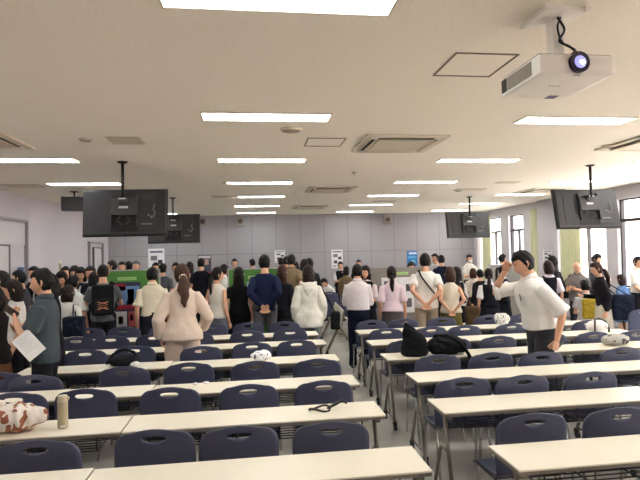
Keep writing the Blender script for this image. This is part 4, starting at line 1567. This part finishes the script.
PEOPLE.append(person('dark haired visitor at the back, just above the cream shirt man', -2.34, 13.20, H=1.684, rz=PI, top=('long', (44, 44, 50)), hair='medium'))
PEOPLE.append(person('woman in a beige suit with a cream scrunchie round her long brown ponytail', -0.82, 6.28, H=1.742, rz=.12, sex='f', arms=(((-.27, .08, .86), (-.7, -.9, 0)), ((-.25, .20, .95), (-.6, -.9, 0))), top=('jacket', (222, 204, 188)), bottom=('wide', (214, 196, 180)), hair='thicktail', hcol=(98, 66, 52), lean=.10, fine=True, wide=1.12, noise=.005, shoe=(60, 50, 44), head=(.12, .12)))
PEOPLE.append(person('dark haired visitor at the back, left of the black tee man', -1.46, 12.60, H=1.684, rz=FW, sex='f', top=('long', (92, 44, 42)), hair='long', hcol=DBR))
PEOPLE.append(person('dark haired visitor at the back, peeking above the beige suit woman', -1.72, 12.20, H=1.686, rz=PI, top=('tee', (180, 178, 178)), hair='short'))
PEOPLE.append(person('dark haired visitor at the back, right behind the beige suit woman', -1.75, 13.50, H=1.627, rz=FW, top=('tee', (60, 60, 66)), hair='medium'))
PEOPLE.append(person('man in a black tee seen from behind in front of the back wall', -1.16, 12.20, H=1.775, rz=-.1, top=('tee', (24, 26, 34)), bottom=('trousers', (30, 32, 40)), hair='crop', wide=1.12))
PEOPLE.append(person('woman with a long dark ponytail in a white sleeveless top facing right', -0.55, 8.30, H=1.644, rz=-.6, sex='f', arms=('down', 'down'), top=('sleeveless', (222, 216, 204)), bottom=('trousers', (120, 126, 136)), hair='lowtail', hcol=DBR, fine=True, head=(-.5, 0)))
PEOPLE.append(person('person with black hair and white shirt behind the ponytail woman', -0.57, 10.60, H=1.644, rz=-.5, top=('shirt', WHT), hair='short'))
PEOPLE.append(person('dark haired visitor standing at the back wall left of the middle green board', -0.51, 15.60, H=1.715, rz=PI, top=('long', (40, 40, 48)), hair='short'))
PEOPLE.append(person('dark haired visitor standing at the back wall above the middle green board', 0.02, 15.60, H=1.688, rz=.6, top=('tee', (60, 60, 70)), hair='short'))
PEOPLE.append(person('woman with long straight black hair in a black dress', -0.22, 8.65, H=1.626, rz=-.05, sex='f', arms=('down', 'down'), top=('dress', (22, 22, 24)), bottom=('longskirt', (20, 20, 22)), hair='long', fine=True, wide=1.1))
PEOPLE.append(person('man in a navy pullover with hands clasped behind his back', 0.20, 8.50, H=1.822, rz=-.05, arms=('back', 'back'), top=('long', (30, 38, 66)), bottom=('trousers', (96, 98, 100)), hair='short', wide=1.14, fine=True, belt=(120, 118, 110)))
PEOPLE.append(person('woman with reddish brown hair in a dark cardigan right of the pullover man', 0.51, 9.00, H=1.632, rz=-.35, sex='f', arms=('down', 'down'), top=('cardigan', (36, 36, 42)), bottom=('skirt', (34, 34, 36)), hair='long', hcol=(84, 50, 36)))
PEOPLE.append(person('man in a khaki shirt with hands behind him facing the back wall', 0.81, 10.80, H=1.812, rz=-.2, arms=('back', 'back'), top=('untucked', (142, 124, 98)), bottom=('trousers', (112, 98, 80)), hair='short'))
PEOPLE.append(person('dark haired visitor at the back, left one of two beside the khaki shirt man', 0.83, 15.00, H=1.717, rz=.3, top=('long', (50, 50, 58)), hair='short'))
PEOPLE.append(person('dark haired visitor at the back, right one of two beside the khaki shirt man', 0.91, 14.00, H=1.750, rz=-.3, top=('long', (50, 50, 58)), hair='medium'))
PEOPLE.append(person('person in a white shirt at the back just right of the khaki shirt man', 1.02, 12.30, H=1.638, rz=LT, sex='f', top=('shirt', WHT), bottom=('skirt', VEST), hair='bob'))
PEOPLE.append(person('woman in a white hooded blouse with long dark hair', 0.86, 8.00, H=1.646, rz=-.05, sex='f', arms=(((-.235, .06, .84), (-.5, -1, 0)), ((-.235, .06, .84), (-.5, -1, 0))), top=('hoodie', (230, 228, 218)), bottom=('trousers', (136, 142, 148)), hair='long', hcol=(52, 36, 34), fine=True, wide=1.14, noise=.006))
PEOPLE.append(person('dark clothed person behind the white hoodie woman, left one', 1.12, 11.20, H=1.696, rz=-.2, sex='f', top=('long', (34, 32, 38)), bottom=('skirt', (30, 30, 34)), hair='long', hcol=DBR))
PEOPLE.append(person('dark clothed person behind the white hoodie woman, right one', 1.28, 11.60, H=1.709, rz=.3, top=('long', (36, 36, 42)), hair='medium'))
PEOPLE.append(person('person seated in a white shirt with crossed black straps', 2.21, 14.20, H=1.650, rz=LT + .6, sit=True, top=('shirt', (232, 230, 226)), bottom=('trousers', BLK), hair='short', lean=.5, head=(0, .3), arms=('hold', 'hold')))
PEOPLE.append(person('person in a black vest facing the camera before the white wall poster', 2.56, 15.00, H=1.558, rz=PI, top=('shirt', (214, 210, 212)), vest=(24, 24, 28), hair='medium', arms=('strap', 'hold')))
PEOPLE.append(person('dark haired visitor in a khaki jacket before the white wall poster', 2.49, 13.70, H=1.446, rz=-.6, sex='f', top=('cardigan', (124, 104, 80)), bottom=('skirt', (50, 46, 44)), hair='bob'))
PEOPLE.append(person('dark clothed visitor facing the camera at the back wall above the white shirt man', 3.27, 15.80, H=1.590, rz=PI, top=('long', (40, 38, 44)), hair='short'))
PEOPLE.append(person('man in a white shirt and navy trousers standing in the centre aisle', 1.66, 8.15, H=1.637, rz=-.2, arms=('hold', 'hold'), top=('longshirt', (228, 220, 222)), bottom=('trousers', (26, 30, 48)), hair='short', wide=1.16, fine=True, head=(-.2, .15), belt=(24, 24, 30)))
PEOPLE.append(person('student in black beside the aisle man, facing the camera', 1.99, 9.00, H=1.584, rz=PI - .6, sex='f', arms=('hold', 'hold'), top=('blouse', (226, 212, 214)), vest=(26, 26, 32), bottom=('skirt', (30, 30, 36)), hair='bob', hcol=DBR))
PEOPLE.append(person('woman in a pale pink blouse with a black ponytail before the grey board', 2.25, 8.25, H=1.587, rz=-.25, sex='f', arms=('down', 'down'), top=('blouse', (228, 208, 214)), bottom=('skirt', (78, 74, 76)), hair='lowtail', fine=True, wide=1.14))
PEOPLE.append(person('woman facing the camera at the right edge of the grey board', 3.29, 10.50, H=1.598, rz=PI - .3, sex='f', arms=('hold', 'hold'), top=('long', (34, 32, 36)), bottom=('skirt', (30, 30, 34)), hair='bob', hcol=DBR))
PEOPLE.append(person('dark haired person looking down between the grey board and the white tee man', 3.17, 9.75, H=1.497, rz=.4, sex='f', top=('long', (34, 32, 36)), bottom=('skirt', (30, 30, 34)), hair='bob'))
PEOPLE.append(person('man in a white tee with a black strap across his back, hands behind him', 2.82, 8.25, H=1.785, rz=-.30, arms=('back', 'back'), top=('tee', (236, 232, 226)), bottom=('trousers', (176, 158, 136)), hair='short', wide=1.14, fine=True, belt=(90, 66, 46)))
PEOPLE.append(person('woman in a cream sleeveless top and olive skirt beside the white tee man', 3.22, 8.20, H=1.546, rz=-.25, sex='f', arms=('back', 'back'), top=('sleeveless', (220, 212, 192)), bottom=('skirt', (104, 96, 54)), hair='bob', hcol=(76, 48, 34), fine=True, wide=1.12))
PEOPLE.append(person('visitor at the back facing left beyond the white tee man', 4.87, 13.40, H=1.738, rz=LT + .5, top=('tee', (190, 184, 182)), hair='short'))
PEOPLE.append(person('man in a dark navy jacket at the back beyond the cream top woman', 4.81, 12.80, H=1.701, rz=-.2, top=('long', (30, 34, 54)), hair='short', wide=1.05))
PEOPLE.append(person('brown haired student behind the cream top woman', 3.92, 9.60, H=1.500, rz=.5, sex='f', top=('long', (210, 206, 208)), vest=VEST, bottom=('skirt', VEST), hair='long', hcol=DBR))
PEOPLE.append(person('masked man in a pale short sleeved shirt facing the camera by the far curtain', 6.33, 14.60, H=1.675, rz=PI + .1, arms=('front', 'hold'), top=('shirt', (226, 222, 212)), bottom=('trousers', BLK), hair='short', mask=True))
PEOPLE.append(person('brown haired person in a cream top in the far right group', 4.94, 11.20, H=1.398, rz=-.4, sex='f', top=('blouse', (226, 216, 204)), bottom=('skirt', (60, 50, 48)), hair='bob', hcol=(92, 56, 40)))
PEOPLE.append(person('short black haired person in black in the far right group', 4.84, 10.60, H=1.396, rz=0, top=('long', (34, 32, 36)), hair='medium'))
PEOPLE.append(person('student in a black vest with a long dark ponytail left of the silver framed board', 4.22, 8.90, H=1.483, rz=-.4, sex='f', top=('blouse', (226, 222, 228)), vest=VEST, bottom=('skirt', (30, 30, 38)), hair='lowtail', hcol=DBR, arms=('down', 'hold')))
PEOPLE.append(person('student in a black vest in profile with a swinging ponytail by the silver framed board', 4.76, 9.45, H=1.520, rz=RT, sex='f', top=('blouse', (226, 222, 228)), vest=VEST, bottom=('skirt', (30, 30, 38)), hair='ponytail', arms=('hold', 'hold'), head=(0, .2)))
PEOPLE.append(person('dark haired man behind the silver framed board near the window', 6.24, 12.40, H=1.694, rz=RT + .4, top=('tee', (150, 150, 158)), hair='short'))
PEOPLE.append(person('man in a white shirt with his hand on his forehead, standing between the tables', 2.97, 5.10, H=1.831, rz=R(86), lean=.2, arms=(((-.25, -.01, .86), (-.3, -1, 0)), 'fore'), hands=('fist', 'relaxed'), top=('rolled', (238, 236, 232)), bottom=('trousers', (62, 62, 66)), hair='short', head=(-.15, .22), wide=1.4, fine=True, belt=(24, 24, 24), noise=.006))
PEOPLE.append(person('brown haired student in a black vest right behind the forehead holding man', 5.45, 9.00, H=1.588, rz=-.3, sex='f', top=('blouse', (224, 214, 222)), vest=VEST, bottom=('skirt', VEST), hair='bob', hcol=(54, 34, 30), lean=.05, head=(0, .2)))
PEOPLE.append(person('person with long black hair behind the brown haired vest student', 6.27, 10.20, H=1.653, rz=.3, sex='f', top=('long', (34, 32, 36)), bottom=('skirt', (30, 30, 34)), hair='long'))
PEOPLE.append(person('bald man in a grey shirt with a black shoulder strap near the green curtain', 6.41, 9.60, H=1.543, rz=PI - .7, arms=('cross', 'hold'), top=('polo', (120, 114, 114)), bottom=('trousers', (50, 48, 50)), hair='bald', head=(-.1, .35), wide=1.08))
PEOPLE.append(person('young man in a grey tee with folded arms before the right window', 7.39, 10.40, H=1.669, rz=PI + .5, arms=('cross', 'cross'), top=('tee', (92, 88, 96)), bottom=('trousers', (60, 60, 66)), hair='medium', head=(.1, .15)))
PEOPLE.append(person('dark haired woman crouching with a red and yellow bag on her back', 6.11, 8.90, H=1.650, rz=-.45, sex='f', sit=True, top=('tee', (200, 198, 204)), bottom=('trousers', (46, 48, 60)), hair='medium', lean=.15, head=(0, .3), arms=('hold', 'hold')))
PEOPLE.append(person('woman in a black top with a ponytail carrying a navy tote, facing left', 5.83, 8.05, H=1.580, rz=LT - .35, sex='f', arms=('down', 'hold'), top=('long', (30, 28, 34)), bottom=('longskirt', (214, 204, 190)), hair='thicktail', hcol=(70, 46, 40), lean=.12, head=(0, .15)))
PEOPLE.append(person('child with brown hair in a blue top at the window side', 7.06, 9.20, H=1.280, rz=.3, sex='f', top=('tee', (96, 126, 168)), bottom=('skirt', (86, 110, 150)), hair='bob', hcol=(60, 42, 38)))
PEOPLE.append(person('man in a white short sleeved shirt with clasped hands at the right edge', 7.64, 9.50, H=1.614, rz=PI + .35, arms=('front', 'front'), top=('shirt', (232, 226, 216)), bottom=('trousers', (36, 34, 38)), hair='short', wide=1.05))
# ------------------------------------------------------------------ things carried and lying about
def find(word):
    for p in PEOPLE:
        if word in p[0]['label']:
            return p
    raise KeyError(word)


def world_of(root, v):
    return Matrix.Translation(root.location) @ Matrix.Rotation(root.rotation_euler.z, 4, 'Z') @ Vector(v)


def lump(dims, seed, noise=.012, vox=.010, tall=0, extra=()):
    """crumpled soft bag: flattened underneath, sits on z = 0"""
    w, d, h = dims
    rg = random.Random(seed)
    b = bmesh.new()
    ball(b, (0, 0, h * .45), (w * .46, d * .46, h * .5), 16)
    for k in range(6):
        ball(b, (rg.uniform(-.28, .28) * w, rg.uniform(-.2, .2) * d, h * rg.uniform(.25, .62 + tall)), (w * rg.uniform(.14, .26), d * rg.uniform(.2, .3), h * rg.uniform(.22, .38)), 12)
    for pts, rad in extra:
        tube(b, pts, rad, 12, cap=.4)
    me = remesh(b, vox, 2, noise, seed, 22)
    n = len(me.vertices)
    co = np.empty(n * 3, np.float32); me.vertices.foreach_get('co', co); co = co.reshape(-1, 3)
    co[:, 2] = np.maximum(co[:, 2], .002)
    me.vertices.foreach_set('co', co.ravel())
    return me


def pattern(name, base, ink, scale=14, thr=.48):
    m = mat(name, base, rough=.85, bump=.2, bscale=30)
    nt = m.node_tree
    b = nt.nodes['Principled BSDF']
    src = b.inputs['Base Color'].links[0].from_socket
    tc = nt.nodes['Texture Coordinate']
    n = nt.nodes.new('ShaderNodeTexNoise')
    n.inputs['Scale'].default_value = scale
    n.inputs['Detail'].default_value = 1
    nt.links.new(tc.outputs['Object'], n.inputs['Vector'])
    gt = nt.nodes.new('ShaderNodeMath'); gt.operation = 'GREATER_THAN'; gt.inputs[1].default_value = 1 - thr
    nt.links.new(n.outputs[0], gt.inputs[0])
    mx = nt.nodes.new('ShaderNodeMix'); mx.data_type = 'RGBA'
    nt.links.new(gt.outputs[0], mx.inputs['Factor']); nt.links.new(src, mx.inputs['A']); mx.inputs['B'].default_value = lin(ink)
    nt.links.new(mx.outputs['Result'], b.inputs['Base Color'])
    return m


def soft_bag(label, cat, name, loc, dims, m, seed, rz=0, handle=None, noise=.012, tall=0, extra=()):
    me = lump(dims, seed, noise, tall=tall, extra=extra)
    me.materials.append(m)
    t = thing(name, label, cat, loc, rz)
    link('bag_body', me, t)
    if handle:
        pts, r, hm = handle
        b = bmesh.new(); tube(b, pts, [r] * len(pts), 10)
        obj('handle', b, hm, t)
    return t


Z = TH + .001
soft_bag('white cloth bag with brown print lying on the left table beside the bottle', 'bag', 'cloth_bag', (-1.60, 3.70, Z), (.50, .26, .19), pattern('brown_print', (232, 224, 214), (158, 98, 70), 15, .44), 3,
         handle=([(-.02, .0, .12), (-.04, -.03, .19), (-.14, -.02, .205), (-.18, 0, .13)], .022, pattern('brown_print2', (236, 228, 216), (168, 112, 84), 20, .42)))
t = thing('water_bottle', 'sand coloured insulated bottle standing on the left table', 'bottle', (-1.27, 3.69, Z))
b = bmesh.new(); bmesh.ops.create_cone(b, cap_ends=True, segments=32, radius1=.033, radius2=.033, depth=.175, matrix=Matrix.Translation((0, 0, .0885)))
bmesh.ops.bevel(b, geom=[e for e in b.edges if abs(e.verts[0].co.z - e.verts[1].co.z) < .01], offset=.006, segments=2, affect='EDGES')
obj('body', b, mat('sand_metal', (176, 166, 138), rough=.4, metal=.1), t)
b = bmesh.new(); bmesh.ops.create_cone(b, cap_ends=True, segments=32, radius1=.034, radius2=.029, depth=.04, matrix=Matrix.Translation((0, 0, .195)))
box(b, .012, .042, -.009, .009, .188, .204, .003); obj('lid', b, mat('sand_lid', (196, 186, 160), rough=.45), t)
b = bmesh.new(); box(b, -.006, .026, -.0345, -.030, .012, .026); obj('sticker', b, M_PAPER, t)

blackcloth = fabric((26, 26, 30))
soft_bag('tall black backpack with peaked top standing on the fourth right table', 'backpack', 'backpack', (1.72, 5.44, Z), (.31, .26, .25), blackcloth, 11, noise=.008, extra=[([(.02, 0, .06), (-.02, 0, .18), (-.075, 0, .27), (-.095, 0, .31)], [(.15, .12), (.115, .10), (.045, .05), (.018, .02)]), ([(0, 0, .03), (0, 0, .12)], [(.155, .12), (.15, .11)])],
         handle=([(-.10, 0, .12), (-.11, .01, .24), (-.09, .02, .33), (.0, .02, .26), (.10, .02, .17)], .028, fabric((22, 22, 26))))
soft_bag('big flat black bag with a hanging strap next to the peaked backpack', 'backpack', 'backpack', (2.07, 5.45, Z), (.46, .28, .22), fabric((34, 35, 38)), 12, noise=.010, extra=[([(-.16, 0, .09), (.17, 0, .085)], [(.075, .12), (.075, .12)]), ([(-.12, -.09, .17), (.05, -.11, .12), (.17, -.12, .06)], [(.02, .03)] * 3)],
         handle=([(-.12, .0, .20), (.0, -.05, .20), (.12, -.12, .13), (.17, -.19, .03), (.20, -.22, -.05)], .018, fabric((24, 24, 28))))
soft_bag('white bag with small dark pattern on the sixth right table', 'bag', 'cloth_bag', (3.62, 7.24, Z), (.24, .20, .19), pattern('dot_print', (228, 226, 222), (96, 92, 92), 48, .40), 13, noise=.008, tall=.1)
soft_bag('pink, red and white cloth lying on the far right table', 'cloth', 'folded_cloth', (4.42, 7.2, Z), (.28, .22, .10), pattern('pink_print', (232, 190, 192), (190, 50, 60), 16, .46), 14, noise=.010)
w = soft_bag('white bag with a curved black band on the fifth right table', 'bag', 'shoulder_bag', (4.47, 6.33, Z), (.30, .22, .17), mat('white_vinyl', (232, 230, 228), rough=.5), 15, noise=.005)
b = bmesh.new(); tube(b, [(-.10, -.11, .02), (-.09, -.10, .12), (-.04, -.03, .175), (.04, .0, .17)], [.012] * 4, 8); obj('band', b, M_BLACK, w)
b = bmesh.new(); tube(b, [(.15, -.04, .0), (.15, -.03, .09), (.11, -.01, .15), (.03, .0, .18)], [.012] * 4, 8); obj('band', b, M_BLACK, w)
soft_bag('flat grey bag with dark marks on the fourth right table', 'bag', 'cloth_bag', (4.08, 5.46, Z), (.36, .24, .13), pattern('grey_print', (176, 172, 164), (70, 68, 70), 12, .38), 16, noise=.007)
soft_bag('dark crumpled bag on the right table by the trousers of the front man', 'bag', 'cloth_bag', (3.36, 5.50, Z), (.20, .18, .15), pattern('dark_print', (46, 48, 60), (110, 110, 118), 26, .36), 17, noise=.012)
soft_bag('small white plastic bag with black marks on the fourth left table', 'bag', 'plastic_bag', (.07, 5.62, Z), (.23, .18, .10), pattern('plastic_print', (236, 236, 238), (52, 52, 58), 24, .34), 18, noise=.014, tall=.15)
soft_bag('black handbag with arched handle on the fourth left table', 'bag', 'handbag', (-1.34, 5.66, Z), (.34, .22, .12), fabric((30, 31, 36)), 19, noise=.010,
         handle=([(-.17, 0, .03), (-.11, .02, .12), (0, .03, .165), (.10, .02, .13), (.15, 0, .05)], .014, blackcloth))
soft_bag('crumpled white tissue wrapper beside the black handbag handle', 'tissue', 'tissue', (-1.21, 5.55, Z), (.12, .08, .06), M_PAPER, 20, noise=.010)
soft_bag('crumpled white tissue on the third left table, left one', 'tissue', 'tissue', (-.51, 4.66, Z), (.06, .05, .022), M_PAPER, 21, noise=.004)
soft_bag('crumpled white tissue on the third left table, right one', 'tissue', 'tissue', (-.42, 4.68, Z), (.07, .05, .026), M_PAPER, 22, noise=.004)
b = bmesh.new()
tube(b, [(math.cos(a) * .075, math.sin(a) * .05, .012 + .012 * math.sin(a * 2)) for a in [k * 2 * PI / 16 for k in range(16)]], [.008] * 16, 8)
tube(b, [(.06, .0, .014), (.12, .03, .03), (.17, .04, .05), (.20, .03, .03)], [.009, .012, .010, .006], 8)
tag(obj('black_strap', b, M_BLACK, None, (.46, 3.72, Z)), 'coiled black strap lying on the second left table', 'strap')


# held and worn things
def loop_band(label, name, root, pts, r=.010, m=None, cat='strap'):
    b = bmesh.new()
    tube(b, pts, [(r * 2.0, r * .6)] * len(pts), 8, cap=.2)
    return b


def at_person(p):
    return p[0].location, p[0].rotation_euler.z


P = find('black backpack with orange')
loc, rz = at_person(P)
t = thing('backpack', 'black backpack with orange zigzag cords worn by the grey shirt man', 'backpack', loc, rz)
U = P[1]
b = bmesh.new()
c = U((0, -.245, 1.20))
box(b, -.155, .155, c.y - .085, c.y + .095, c.z - .235, c.z + .215, .05)
for q in b.faces:
    q.smooth = True
obj('bag_body', b, fabric((24, 24, 27)), t)
b = bmesh.new(); box(b, -.115, .115, c.y - .115, c.y - .075, c.z - .20, c.z + .02, .02); obj('front_pocket', b, fabric((30, 30, 33)), t)
b = bmesh.new()
for s in (0, 1):
    zz = [c.z - .03 - k * .036 for k in range(4)]
    tube(b, [((-.07 if (k + s) % 2 else .07), c.y - (.093 if z > c.z + .03 else .122), z) for k, z in enumerate(zz)], [.0075] * 4, 6)
obj('cord', b, mat('orange_cord', (206, 140, 104), rough=.7), t)
for s in (-1, 1):
    b = bmesh.new(); tube(b, [U((s * .10, -.16, 1.38)), U((s * .115, -.10, 1.448)), U((s * .125, .02, 1.435)), U((s * .13, .125, 1.34)), U((s * .15, .12, 1.15)), U((s * .185, -.02, 1.05)), U((s * .14, -.15, 1.02))], [(.024, .008)] * 7, 8, cap=.3); obj('shoulder_strap', b, fabric((24, 24, 27)), t)


def side_bag(word, label, local, dims, col, shoulder, name='shoulder_bag', ref=None, strap=None):
    p = find(word)
    loc, rz = at_person(p)
    t = thing(name, label, 'bag', loc, rz)
    U = p[1]
    w, d, h = dims
    b = bmesh.new()
    box(b, -w / 2, w / 2, -d / 2, d / 2, -h / 2, h / 2, min(d, w) * .3)
    bmesh.ops.translate(b, verts=b.verts, vec=local)
    me = remesh(b, .010, 2, .006, 5, 18)
    me.materials.append(fabric(col))
    link('bag_body', me, t)
    x, y, z = local
    b = bmesh.new()
    s = U(shoulder)
    tube(b, [(x, y - w * 0 - d * .3, z + h / 2 - .02), s + Vector((0, -.03, -.01)), s + Vector((0, .03, -.01)), (x, y + d * .3, z + h / 2 - .02)], [.009] * 4, 8)
    obj('strap', b, fabric(strap or col), t)
    return t


side_bag('brown bob haired', 'navy shoulder bag hanging at the side of the bob haired woman', (.17, -.18, .93), (.28, .14, .27), (32, 36, 52), (.11, 0, 1.41))
side_bag('white hooded', 'small black bag hanging beside the white hoodie woman', (.40, -.02, .80), (.14, .16, .28), (26, 26, 30), (.16, 0, 1.45))
side_bag('cream sleeveless top', 'brown leather bag hanging right of the cream top woman', (.34, .0, .74), (.22, .12, .36), (86, 66, 46), (.15, 0, 1.42))
side_bag('carrying a navy tote', 'large navy tote on the shoulder of the woman facing left', (-.10, -.26, .84), (.14, .32, .42), (30, 36, 54), (-.10, 0, 1.38))
side_bag('crouching with a red', 'red and yellow bag carried on the back of the crouching woman', (0, -.27, .73), (.24, .14, .36), (176, 150, 50), (.08, -.05, 1.36), strap=(186, 36, 44))
side_bag('bald man', 'black bag on a shoulder strap of the bald man', (.30, -.05, .95), (.26, .14, .28), (30, 30, 34), (.13, 0, 1.45))

P = find('black strap across')
loc, rz = at_person(P)
t = thing('crossbody_bag', 'black crossbody bag strap running diagonally over the white tee', 'bag', loc, rz)
U = P[1]
pts = [(-.10, .03, 1.452), (-.105, -.07, 1.448), (-.07, -.142, 1.36), (-.01, -.150, 1.27), (.06, -.146, 1.18), (.13, -.122, 1.09), (.185, -.05, 1.03), (.19, .04, 1.03), (.14, .12, 1.09), (.04, .158, 1.20), (-.05, .145, 1.34), (-.10, .03, 1.452)]
b = bmesh.new(); tube(b, [U(q) for q in pts], [(.006, .016)] * len(pts), 8, cap=0, ref=(0, 0, 1)); obj('strap', b, fabric((30, 28, 30)), t)
b = bmesh.new(); box(b, .02, .20, .145, .20, .95, 1.12, .02); obj('bag_body', b, fabric((30, 28, 30)), t)

P = find('holding a phone')
loc, rz = at_person(P)
U = P[1]
sh, el, wr = (U(q) for q in P[3][0])
d = (wr - el).normalized()
hnd = wr + d * .10
t = thing('mobile_phone', 'dark mobile phone held to the chin of the polo man', 'phone', world_of(P[0], Vector((-.10, .255, 1.37))), rz)
b = bmesh.new(); box(b, -.033, .033, -.0045, .0045, -.068, .068, .004); bmesh.ops.rotate(b, verts=b.verts, cent=(0, 0, 0), matrix=Matrix.Rotation(R(-50), 3, 'X') @ Matrix.Rotation(R(70), 3, 'Z')); obj('case', b, mat('phone_case', (70, 56, 44), rough=.4), t)
b = bmesh.new(); box(b, -.029, .029, -.006, -.0046, -.063, .063); bmesh.ops.rotate(b, verts=b.verts, cent=(0, 0, 0), matrix=Matrix.Rotation(R(-50), 3, 'X') @ Matrix.Rotation(R(70), 3, 'Z')); obj('screen', b, mat('screen_black', (12, 12, 14), rough=.12), t)
sh, el, wr = (U(q) for q in P[3][1])
d = (wr - el).normalized()
hnd = wr + d * .09
t = thing('paper_sheet', 'white printed sheet held by the polo man', 'paper', world_of(P[0], Vector((-.30, .06, 1.08))), rz - PI / 2)
T = Matrix.Rotation(R(-8), 4, 'X') @ Matrix.Rotation(R(-40), 4, 'Y')
b = bmesh.new(); box(b, -.085, .085, -.0008, .0008, -.12, .12); bmesh.ops.transform(b, matrix=T, verts=b.verts); obj('sheet', b, M_PAPER, t)
b = bmesh.new()
for k in range(7):
    box(b, -.06, .06 - .02 * (k % 3), -.0016, -.0009, .085 - k * .022, .088 - k * .022)
bmesh.ops.transform(b, matrix=T, verts=b.verts); obj('printed_lines', b, mat('ink_grey', (170, 170, 176), rough=.7), t)

# scrunchie of the beige suit woman is a part of her
P = find('cream scrunchie')
b = bmesh.new()
for k in range(10):
    a = k * 2 * PI / 10
    ball(b, (.030 * math.cos(a), -.112 + .008 * math.sin(3 * a), -.045 + .028 * math.sin(a)), (.017, .017, .017), 8)
bmesh.ops.transform(b, matrix=P[2], verts=b.verts)
obj('scrunchie', b, fabric((236, 214, 186)), P[0])
